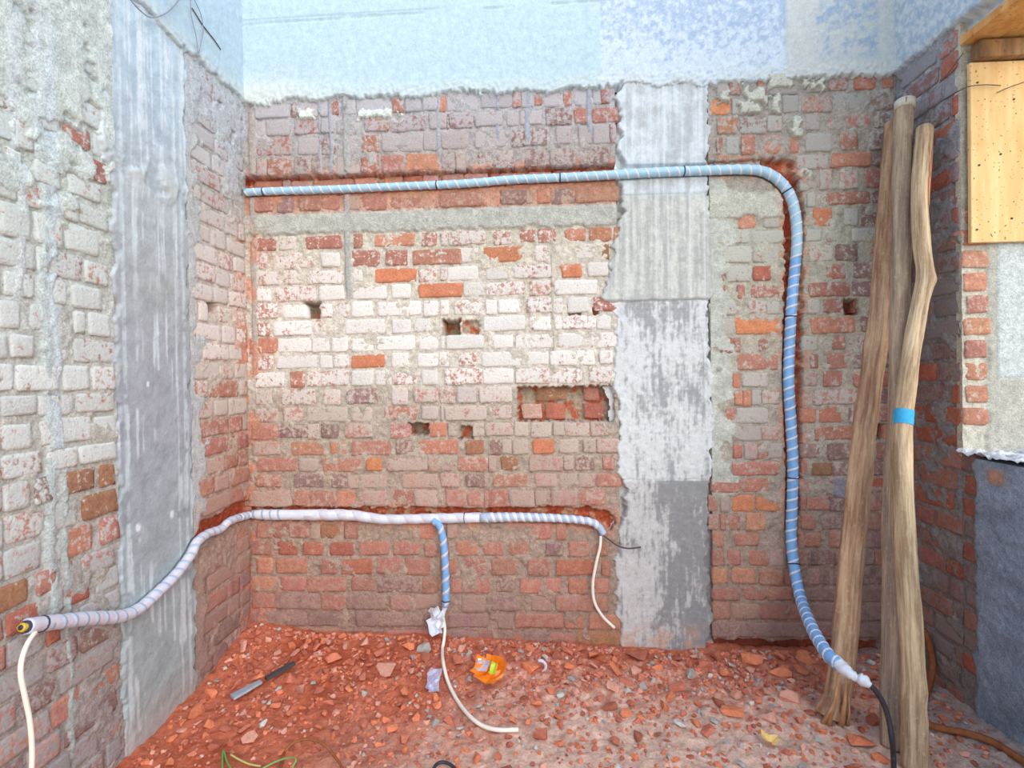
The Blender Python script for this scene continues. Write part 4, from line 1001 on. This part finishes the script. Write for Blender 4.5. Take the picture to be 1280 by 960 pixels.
pa, PA, _, _ = pole('wooden_pole', plane(ya, -.066, [(1038, 896), (1047, 860), (1056, 800), (1063, 720), (1070, 640), (1078, 570), (1086, 500), (1096, 420), (1103, 350), (1108, 280), (1112, 215), (1117, 155)]),
     lambda u: .045-.009*u+(.005 if u < .03 else 0), MAT['pole_a'], 'thin brown wooden pole leaning slanted against wall with splintered foot', 3, [(.36, 1.0, .15), (.62, 4, .12)])
pb, PB, _, _ = pole('wooden_pole', plane(yb_, -.185, [(1116, 934), (1116, 880), (1117, 800), (1117, 700), (1118, 620), (1121, 540), (1124, 450), (1125, 360), (1126, 270), (1129, 190), (1131, 128)]),
     lambda u: .037-.0*u, MAT['pole_b'], 'greyish wooden pole with sawn flat top, tallest of the leaning poles', 5, [(.45, 2, .1)])
pc, PC, rC, lC = pole('wooden_pole', plane(yc, -.285, [(1143, 962), (1143, 900), (1142, 850), (1138, 780), (1133, 700), (1129, 610), (1127, 540), (1133, 480), (1141, 430), (1150, 380), (1156, 345), (1152, 300), (1151, 240), (1156, 160)]),
     lambda u: .0365-.005*min(1, max(0, (u-.3)/.35)), MAT['pole_c'], 'crooked pale wooden pole with cyan paint band standing by right wall', 9, [(.76, 0, .22), (.14, 5.5, .18), (.08, 5.8, .12), (.52, 1, .1)])
iz = min(range(len(PC)), key=lambda i: abs(PC[i].z-at_y(1127, 521, PC[i].y).z))
nC = len(PC)-1
o = patch(PC, rC, lC, (iz-1.8)/nC, (iz+1.1)/nC, Vector((-.3, -1, 0)).normalized(), -.1, 3, MAT['cyan'], 'paint_band', pc); o['label'] = 'cyan paint band'
o = patch(PC, rC, lC, 1-18/nC, 1-6/nC, Vector((1, -.35, 0)).normalized(), .72, 5, MAT['orange_side'], 'orange_streak', pc); o['label'] = 'orange streak'  # reddish orange streak down one side of the trunk, near its top
o = child(link('sawn_top', tube_mesh('sawn_top', [PB[-1]-(PB[-1]-PB[-4]).normalized()*.035, PB[-1]+(PB[-1]-PB[-4]).normalized()*.004], .0385, 22, .02, 6), MAT['pale_end']), pb); o['label'] = 'pale sawn top end'
for k, (dx, h, w) in enumerate(((-.040, .12, .007), (-.022, .20, .010), (.018, .16, .012), (.038, .10, .006))):
    b = PA[0]+Vector((dx*1.2, -.03, -.01)); t = PA[0]+Vector((dx*.5+.03, -.035, h)) + (PA[6]-PA[0])*.0
    child(link('splinter', tube_mesh('splinter', [b, b.lerp(t, .5)+Vector((0, -.008, 0)), t], lambda u, w=w: w*(1-.85*u)+.001, 6, .15, k), MAT['splinter']), pa)

# ------------------------------------------------------------------ formwork in the window opening
def box(name, x0, x1, y0, y1, z0, z1, mat, parent=None, bev=.003):
    V = [(x, y, z) for x in (x0, x1) for y in (y0, y1) for z in (z0, z1)]
    F = [(0, 1, 3, 2), (4, 6, 7, 5), (0, 4, 5, 1), (2, 3, 7, 6), (0, 2, 6, 4), (1, 5, 7, 3)]
    o = link(name, mesh_from(name, V, F, False), mat, parent)
    if bev:
        m = o.modifiers.new('edge', 'BEVEL'); m.width = bev; m.segments = 2
    return o
yp = YJ-.024
x0 = on_back(1209, 200, yp)[0]; zt = on_back(1240, 80, yp)[1]; zl = on_back(1240, 304, yp)[1]
ply = box('plywood_board', x0, x0+.50, yp-.018, yp, zl, zt, MAT['ply']); ply.rotation_euler = (0, 0, 0)
tag(ply, 'yellow plywood board with nail marks hanging on the window jamb', 'plywood')
for k, (dx, dz) in enumerate(((.02, .05), (.03, .30), (.025, .62), (.15, .09), (.16, .55), (.11, .34))):
    c = Vector((x0+dx, yp-.0185, zl+dz))
    child(link('nail', tube_mesh('nail', [c+Vector((0, .004, 0)), c+Vector((0, -.002, 0))], .004, 8), MAT['wire_dark']), ply)
zb0, zb1 = on_back(1240, 79, yp)[1]+.002, on_back(1240, 57, yp)[1]
bat = box('timber_batten', x0+.015, x0+.52, yp-.045, yp, zb0, zb1, MAT['batten'], None, .004); tag(bat, 'dark stained timber batten lying on top edge of plywood board', 'batten')
zs_ = ZSOF+.002
sof = None
xs0 = W-.012
for k in range(2):
    o = box('soffit_plank', xs0+k*.125, xs0+k*.125+.122, -2.2+.1*k, YJ-.02, zs_+.002*k, zs_+.032, MAT['ply_dark'], None, .002)
    tag(o, ('orange formwork plank under the right beam, along its inner edge', 'orange formwork plank under the right beam, set back beside the edge plank')[k], 'plank', 'formwork planks under the beam')
def wire(name, P, r, label):
    o = link(name, tube_mesh(name, catmull(P, 8), r*.8, 6), MAT['wire_pale' if name == 'tie_wire' else 'wire_dark']); tag(o, label, 'wire'); return o
wire('binding_wire', [at_x(1176, 127, W-.025), at_x(1186, 121, W-.025), at_x(1198, 114, W-.02), at_y(1212, 108, yp-.03), at_y(1232, 106, yp-.03), at_y(1251, 107, yp-.03)], .0022, 'dark binding wire stretched from shaded brick wall onto plywood board')
wire('binding_wire', [at_y(1246, 116, yp-.03), at_y(1262, 109, yp-.035), at_y(1285, 101, yp-.035)], .0022, 'short dark binding wire at right side of plywood board')
wire('binding_wire', [at_x(1174, 104, W-.022), at_x(1185, 92, W-.022), at_x(1204, 66, W-.02)], .002, 'thin binding wire across dark bricks beneath the right beam')
bl = lambda x, y, h=.03: at_x(x, y, h)
wire('tie_wire', [bl(232, -12), bl(215, 10), bl(200, 20), bl(186, 21), bl(172, 10), bl(160, -4)], .0028, 'looped tie wire hanging across the left beam')
wire('tie_wire', [bl(238, -8), bl(239, 18), bl(245, 45), bl(248, 66), bl(252, 50), bl(254, 34), bl(250, 15), bl(240, -6)], .0022, 'bent tie wire loop hanging in front of the left beam')
wire('reinforcing_bar', [bl(240, 10, .02), bl(254, 32, .02), bl(268, 50, .02), bl(276, 62, .02)], .003, 'thin bar end lying diagonal on the left beam face')

# brown hose on the right
hz = catmull([at_y(1154, 786, -.21), at_y(1160, 800, -.22), at_y(1165, 822, -.23), at_y(1165, 842, -.25), fpt(1160, 862, .012), fpt(1152, 885, .012), fpt(1160, 904, .014), fpt(1180, 911, .014), fpt(1210, 917, .014), fpt(1240, 927, .014), fpt(1262, 940, .014), fpt(1284, 956, .014), fpt(1310, 985, .014)], 8)
OB['hose'] = hz
o = link('brown_hose', tube_mesh('brown_hose', hz, .013, 8, .06, 2), MAT['brown']); tag(o, 'muddy brown hose trailing along floor by the low right wall', 'hose')
# wires at the bottom of the picture
gw = catmull([fpt(378, 985, .02), fpt(366, 962, .03), fpt(370, 950, .05), fpt(362, 947, .05), fpt(345, 952, .03), fpt(325, 962, .02), fpt(300, 972, .02), fpt(285, 955, .015), fpt(279, 938, .012), fpt(278, 962, .015), fpt(280, 990, .015)], 8)
OB['green'] = gw
o = link('green_wire', tube_mesh('green_wire', gw, .0032, 6), MAT['green']); tag(o, 'curly green wire on red dust at front of floor', 'wire')
gw = catmull([fpt(288, 943, .012), fpt(298, 949, .012), fpt(311, 955, .012), fpt(326, 958, .012)], 6)
OB['yellow'] = gw
o = link('yellow_wire', tube_mesh('yellow_wire', gw, .0032, 6), MAT['olive']); tag(o, 'short yellowish wire end beside the curly green wire', 'wire')
gw = catmull([fpt(350, 985, .008), fpt(352, 950, .010), fpt(358, 937, .04), fpt(368, 928, .05), fpt(385, 924, .055), fpt(402, 929, .05), fpt(415, 941, .03), fpt(428, 960, .02), fpt(440, 985, .015)], 8)
OB['brown'] = gw
o = link('brown_cable', tube_mesh('brown_cable', gw, .0048, 8), MAT['brown']); tag(o, 'arched brown cable loop beside green wire on the floor', 'cable')
gw = catmull([fpt(538, 972, .012), fpt(545, 956, .02), fpt(556, 953, .022), fpt(568, 960, .016), fpt(575, 975, .012)], 6)
OB['loop'] = gw
o = link('black_cable', tube_mesh('black_cable', gw, .0055, 8), MAT['cable_black']); tag(o, 'small black cable loop on floor below the long white cable', 'cable')

# ------------------------------------------------------------------ litter and tools
a, b = fpt(290, 872, .022), fpt(368, 829, .03)
bar = empty('flat_chisel', a); tag(bar, 'flat steel chisel, silver at one end and dark at other, lying on rubble', 'chisel')
def flatbar(name, p, q, w0, w1, th, mat):
    d = (q-p).normalized(); s = d.cross(Vector((0, 0, 1))).normalized(); u = Vector((0, 0, 1)); V = []
    for c, w in ((p, w0), (p.lerp(q, .6), (w0*.5+w1*.5)), (q, w1)):
        V += [c+s*w-u*th*.5, c-s*w-u*th*.5, c-s*w*.9+u*th, c+s*w*.9+u*th]
    F = [(0, 1, 2, 3), (8, 11, 10, 9)]
    for i in range(2):
        for k in range(4): F.append((i*4+k, (i+1)*4+k, (i+1)*4+(k+1) % 4, i*4+(k+1) % 4))
    return child(link(name, mesh_from(name, V, F, False), mat), bar)
o = flatbar('blade', a, a.lerp(b, .44), .020, .013, .006, MAT['steel']); o['label'] = 'silver blade end'
flatbar('shank', a.lerp(b, .52), b, .013, .012, .008, MAT['dark_steel'])
wr = crumple('snack_wrapper', .135, .11, 7, 6, .012, 12, MAT['wrap_orange'], .15, lambda i, j: (i < 2 and j > 4) or (i > 5 and j in (0, 5)) or (i == 0 and j == 0))
c = fpt(612, 840, .03); wr.location = c; wr.rotation_euler = (math.radians(38), .15, -.25); tag(wr, 'crumpled orange snack wrapper lying on the brick rubble', 'wrapper')
f1 = crumple('foil_lining', .055, .05, 3, 3, .006, 4, MAT['foil'], .05); f1.parent = wr; f1.location = (-.034, .008, .016); f1['label'] = 'silver inside of the wrapper'
f2 = crumple('printed_patch', .028, .05, 2, 3, .004, 6, MAT['wrap_green'], .05); f2.parent = wr; f2.location = (.018, .006, .018); f2['label'] = 'lime green printed patch'
w2 = crumple('foil_wrapper', .055, .085, 4, 5, .016, 22, MAT['foil'], .1); w2.location = fpt(538, 852, .026); w2.rotation_euler = (math.radians(55), .3, .5); tag(w2, 'small crumpled silver foil wrapper beside white cable', 'wrapper')
w3 = crumple('gold_wrapper', .055, .035, 4, 3, .007, 33, MAT['gold'], .05); w3.location = fpt(962, 926, .014); w3.rotation_euler = (.3, .1, -.3); tag(w3, 'tiny gold sweet wrapper on pale dust in front of rubble', 'wrapper')

# ------------------------------------------------------------------ rubble
def chunk_mesh(n, flat=1.0):
    import bmesh
    r = random.Random(500+n); bm = bmesh.new()
    pts = []
    for _ in range(14):
        v = Vector((r.gauss(0, 1), r.gauss(0, 1), r.gauss(0, 1))).normalized()
        m = max(abs(v.x), abs(v.y), abs(v.z)); v = v.lerp(v/m, .75)*r.uniform(.75, 1.0)
        pts.append(bm.verts.new((v.x, v.y*r.uniform(.7, 1), v.z*flat)))
    res = bmesh.ops.convex_hull(bm, input=pts)
    for v in [v for v in bm.verts if not v.link_faces]: bm.verts.remove(v)
    me = bpy.data.meshes.new('brick_chunk'); bm.to_mesh(me); bm.free(); me.materials.append(MAT['chunk']); return me
CH = [chunk_mesh(i, .74) for i in range(14)]; CHF = [chunk_mesh(40+i, .28) for i in range(5)]
CCOL = {'o': (222, 132, 96), 'r': (206, 122, 98), 'p': (222, 160, 138), 'd': (178, 104, 84), 'g': (176, 168, 162), 'w': (206, 196, 186), 'k': (120, 110, 104)}
def chunk(name, x, y, sx_, sy_, sz_, code, label, cat, group=None, flat=False, seed=None, rz=None, tilt=.35, lift=.35):
    me = rnd.choice(CHF if flat else CH); o = bpy.data.objects.new(name, me); col.objects.link(o)
    o.scale = (sx_/2, sy_/2, sz_/2); o.rotation_euler = (rnd.uniform(-tilt, tilt), rnd.uniform(-tilt, tilt), rnd.uniform(0, 6.28) if rz is None else rz)
    o.location = (x, y, float(floor_h(x, y))+sz_*.5*lift*(0.55))
    k = rnd.uniform(.88, 1.08); c = lin(CCOL[code]); o.color = (*[min(1, v*k) for v in c], 1)
    tag(o, label, cat, group); return o
placed = []
def free(x, y, r):
    for a, b, q in placed:
        if (a-x)**2+(b-y)**2 < (.87*(q+r))**2: return False
    return True
SPEC = [  # px, py, size in px across, colour, flat, name, label
 (483, 836, 30, 'p', True, 'brick_chunk', 'flat pinkish brick flake propped in rubble near corner'),
 (915, 889, 27, 'o', False, 'brick_chunk', 'bright orange half brick lying in front of the rubble strip'),
 (846, 858, 20, 'r', False, 'brick_chunk', 'rounded red brick lump alone in front of the concrete column'),
 (797, 818, 30, 'd', True, 'brick_chunk', 'dark red brick sliver lying at the foot of the concrete column'),
 (664, 833, 24, 'o', False, 'brick_chunk', 'orange brick block beside a broken pale pipe ring'),
 (687, 860, 19, 'o', False, 'brick_chunk', 'orange brick lump in front of the orange block'),
 (1077, 926, 30, 'o', False, 'brick_chunk', 'large orange brick piece in front of the wooden poles'),
 (1101, 945, 22, 'o', False, 'brick_chunk', 'smaller orange brick piece between black cable and large orange piece'),
 (1092, 898, 22, 'd', False, 'brick_chunk', 'brown brick piece behind the black cable'),
 (1012, 888, 15, 'd', False, 'brick_chunk', 'dark brown brick piece at the splintered pole foot'),
 (988, 870, 28, 'p', False, 'brick_chunk', 'pink brick piece beside the leaning pole foot'),
 (941, 823, 26, 'o', False, 'brick_chunk', 'orange brick piece against wall right of concrete column'),
 (366, 803, 20, 'o', False, 'brick_chunk', 'orange brick block at back of the corner rubble heap'),
 (432, 805, 17, 'p', False, 'brick_chunk', 'upright pale brick shard at back of the rubble heap'),
 (396, 806, 16, 'r', False, 'brick_chunk', 'red brick shard beside the upright pale shard'),
 (246, 888, 24, 'o', False, 'brick_chunk', 'orange brick piece below the left concrete column'),
 (264, 864, 22, 'o', False, 'brick_chunk', 'orange brick piece next to the silver chisel end'),
 (215, 922, 15, 'o', False, 'brick_chunk', 'small orange brick cube near left wall foot'),
 (226, 911, 13, 'p', False, 'brick_chunk', 'small pale brick bit behind the orange cube'),
 (571, 825, 20, 'r', True, 'brick_chunk', 'flat red brick piece right beside the white cable drop'),
 (563, 899, 20, 'r', False, 'brick_chunk', 'red brick lump inside the curve of the white cable'),
 (642, 899, 15, 'o', False, 'brick_chunk', 'orange brick lump just behind the end of the white cable'),
 (546, 880, 15, 'o', False, 'brick_chunk', 'small orange brick lump beneath the silver wrapper'),
 (762, 882, 19, 'd', False, 'brick_chunk', 'dark red brick lump in the middle of the floor'),
 (783, 890, 16, 'o', False, 'brick_chunk', 'orange brick bit next to the dark red lump'),
 (699, 927, 15, 'o', False, 'brick_chunk', 'long orange brick bit on open dust'),
 (797, 916, 16, 'd', False, 'brick_chunk', 'brown rounded stone on open dust'),
 (868, 900, 18, 'o', False, 'brick_chunk', 'orange brick bit between two grey stones'),
 (884, 912, 20, 'r', False, 'brick_chunk', 'red brick bit in front of the half brick'),
 (898, 877, 20, 'd', False, 'brick_chunk', 'brown brick bit behind the bright half brick'),
 (850, 902, 16, 'w', False, 'concrete_chip', 'angular white concrete chip in front of rubble strip'),
 (894, 899, 13, 'g', False, 'concrete_chip', 'pale grey concrete chip beside bright half brick'),
 (927, 952, 13, 'g', False, 'concrete_chip', 'oval grey pebble near the gold sweet wrapper'),
 (908, 924, 12, 'g', False, 'concrete_chip', 'oval grey pebble in front of the half brick'),
 (575, 916, 10, 'g', False, 'concrete_chip', 'grey stone chip under the white cable curve'),
 (391, 851, 11, 'g', False, 'concrete_chip', 'grey stone chip beyond the chisel'),
 (271, 849, 10, 'g', False, 'concrete_chip', 'grey stone chip near left wall behind chisel'),
 (700, 866, 12, 'w', False, 'concrete_chip', 'pale concrete chip beside the orange lumps'),
 (598, 880, 12, 'w', True, 'concrete_chip', 'flat white concrete chip right of white cable'),
 (322, 854, 16, 'o', False, 'brick_chunk', 'orange brick bit lying across the middle of the chisel'),
 (1180, 896, 13, 'o', False, 'brick_chunk', 'red-orange brick bit beside brown hose'),
]
def obst(P, r):
    for v in P:
        if v.z < float(floor_h(v.x, v.y))+.07: placed.append((v.x, v.y, r))
for P_, r_ in ((OB['white'], .012), (OB['black'], .013), (OB['hose'], .017), (PA[:10], .075), (PB[:10], .055), (PC[:12], .055), (OB['green'], .006), (OB['yellow'], .006), (OB['brown'], .008), (OB['loop'], .008),
               ([a.lerp(b, t) for t in np.linspace(0, 1, 14)], .02), ([wr.location], .075), ([w2.location], .05), ([w3.location], .035), ([fpt(675, 833)], .045)): obst(P_, r_)
ppm = lambda y: F_PX/max(.3, (CAM[1]*-1+y))
for (px, py, s, c, fl_, nm, lb) in SPEC:
    P = fpt(px, py, .012); d = -CAM[1]+P.y; sz = s*d/F_PX*1.1
    P.y = min(P.y, -.03-sz*.55)
    q_ = chunk(nm, P.x, P.y, sz, sz*rnd.uniform(.7, .9), sz*(.9 if fl_ else .62), c, lb, 'brick rubble' if nm == 'brick_chunk' else 'stone', None, fl_, lift=.6); placed.append((P.x, P.y, sz*.56))
    if 'across' in lb: q_.location.z += .034
def dens(x, y):
    d = -y
    w = math.exp(-(d/.34)**2)+.09*math.exp(-(d/.9)**2)
    if x < .55: w += .35*math.exp(-(x/.30)**2)*math.exp(-(d/.75)**2)
    if x > 2.75: w *= .25
    return w
CNAME = {'o': 'orange', 'r': 'red', 'p': 'pinkish', 'd': 'dark red', 'g': 'grey', 'w': 'whitish'}
def place_words(x, y):
    col_ = 'between room corner and white cable' if x < .95 else ('between white cable and concrete column' if x < 1.85 else ('in front of concrete column' if x < 2.35 else 'between concrete column and wooden poles'))
    return ('in rubble heap ' if -y < .36 else 'on open dusty floor ')+col_
cnt = 0; tries = 0
while cnt < 268 and tries < 60000:
    tries += 1
    x, y = rnd.uniform(.03, W-.12), -rnd.uniform(.03, 1.25)
    if rnd.random() > dens(x, y): continue
    big = rnd.random()
    s = (.032+.05*big**1.9)*(1.2 if -y < .3 else .85)
    if -y < s*.72+.025 or x < s*.72+.03 or not free(x, y, s*.6): continue
    mid = .9 < x < 2.4
    cc = rnd.choices('orpdgw', (4, 5, 3, 2, 1.6 if mid else .5, 1.0 if mid else .4))[0]
    gi = 2 if cc in 'gw' else (0 if -y < .36 else 1)
    if gi == 2: s *= .72
    nm = 'concrete_chip' if gi == 2 else 'brick_chunk'
    sw = 'large ' if s > .06 else ('medium ' if s > .043 else 'small ')
    lb = sw+CNAME[cc]+(' stone chip ' if gi == 2 else ' brick chunk ')+place_words(x, y); gr = sw+CNAME[cc]+(' chips ' if gi == 2 else ' chunks ')+place_words(x, y)
    chunk(nm, x, y, s*rnd.uniform(.9, 1.3), s*rnd.uniform(.7, 1.0), s*rnd.uniform(.55, .95), cc, lb, 'stone' if gi == 2 else 'brick rubble', gr, rnd.random() < .12, tilt=.6, lift=.8)
    placed.append((x, y, s*.6)); cnt += 1
# the crumbs too small to count: one object of real little stones
Vv, Ff, Cc = [], [], []
src = []
for me in CH[:8]:
    src.append((np.array([v.co[:] for v in me.vertices]), [tuple(p.vertices) for p in me.polygons]))
PLX, PLY, PLR = np.array(placed).T
k = 0; tr_ = 0
while k < 5600 and tr_ < 200000:
    tr_ += 1
    x, y = rnd.uniform(.035, W-.05), -rnd.uniform(.032, 1.7)
    if rnd.random() > dens(x, y)*.9+.08: continue
    s = rnd.uniform(.004, .012)*(1.6 if rnd.random() < .3 else 1); vs, fs = src[k % 8]
    if (((PLX-x)**2+(PLY-y)**2) < (PLR*.95+s*.75)**2).any(): continue
    a = rnd.uniform(0, 6.28); ca, sa = math.cos(a), math.sin(a)
    Q = vs*s*np.array([1, .85, .9]); X = Q[:, 0]*ca-Q[:, 1]*sa+x; Y = Q[:, 0]*sa+Q[:, 1]*ca+y
    Z = Q[:, 2]; n0 = len(Vv)
    Vv += list(zip(X, np.minimum(Y, -.002), Z, np.full(len(X), x), np.full(len(X), y), np.full(len(X), s))); Ff += [tuple(i+n0 for i in f) for f in fs]
    pale = rnd.random() < (.16 if .9 < x < 2.5 else .06)
    c = np.array(lin(CCOL[rnd.choice('gwp' if pale else 'orrpdo')]))*rnd.uniform(.85, 1.1); Cc += [c]*len(X); k += 1
A = np.array(Vv); hz_ = floor_h(A[:, 3], A[:, 4])
me = bpy.data.meshes.new('rubble_crumbs'); me.from_pydata([tuple(v) for v in np.stack([A[:, 0], A[:, 1], A[:, 2]+hz_+A[:, 5]*.25], 1)], [], Ff)
at = me.attributes.new('Col', 'FLOAT_COLOR', 'POINT'); at.data.foreach_set('color', np.concatenate([np.clip(np.array(Cc), 0, 1), np.ones((len(Cc), 1))], 1).astype(np.float32).ravel())
o = link('rubble_crumbs', me, MAT['pebble']); tag(o, 'fine red brick crumbs and grit strewn over the floor', 'rubble', kind='stuff')
# broken pale pipe ring in the rubble
c = fpt(675, 833, .02); P = [c+Vector((.026*math.cos(t), .0, .026*math.sin(t))) for t in np.linspace(-1.2, 1.9, 10)]
o = link('pipe_fragment', tube_mesh('pipe_fragment', P, .007, 8), MAT['pipe_pale']); tag(o, 'curved broken bit of pale pipe standing in the rubble', 'pipe')
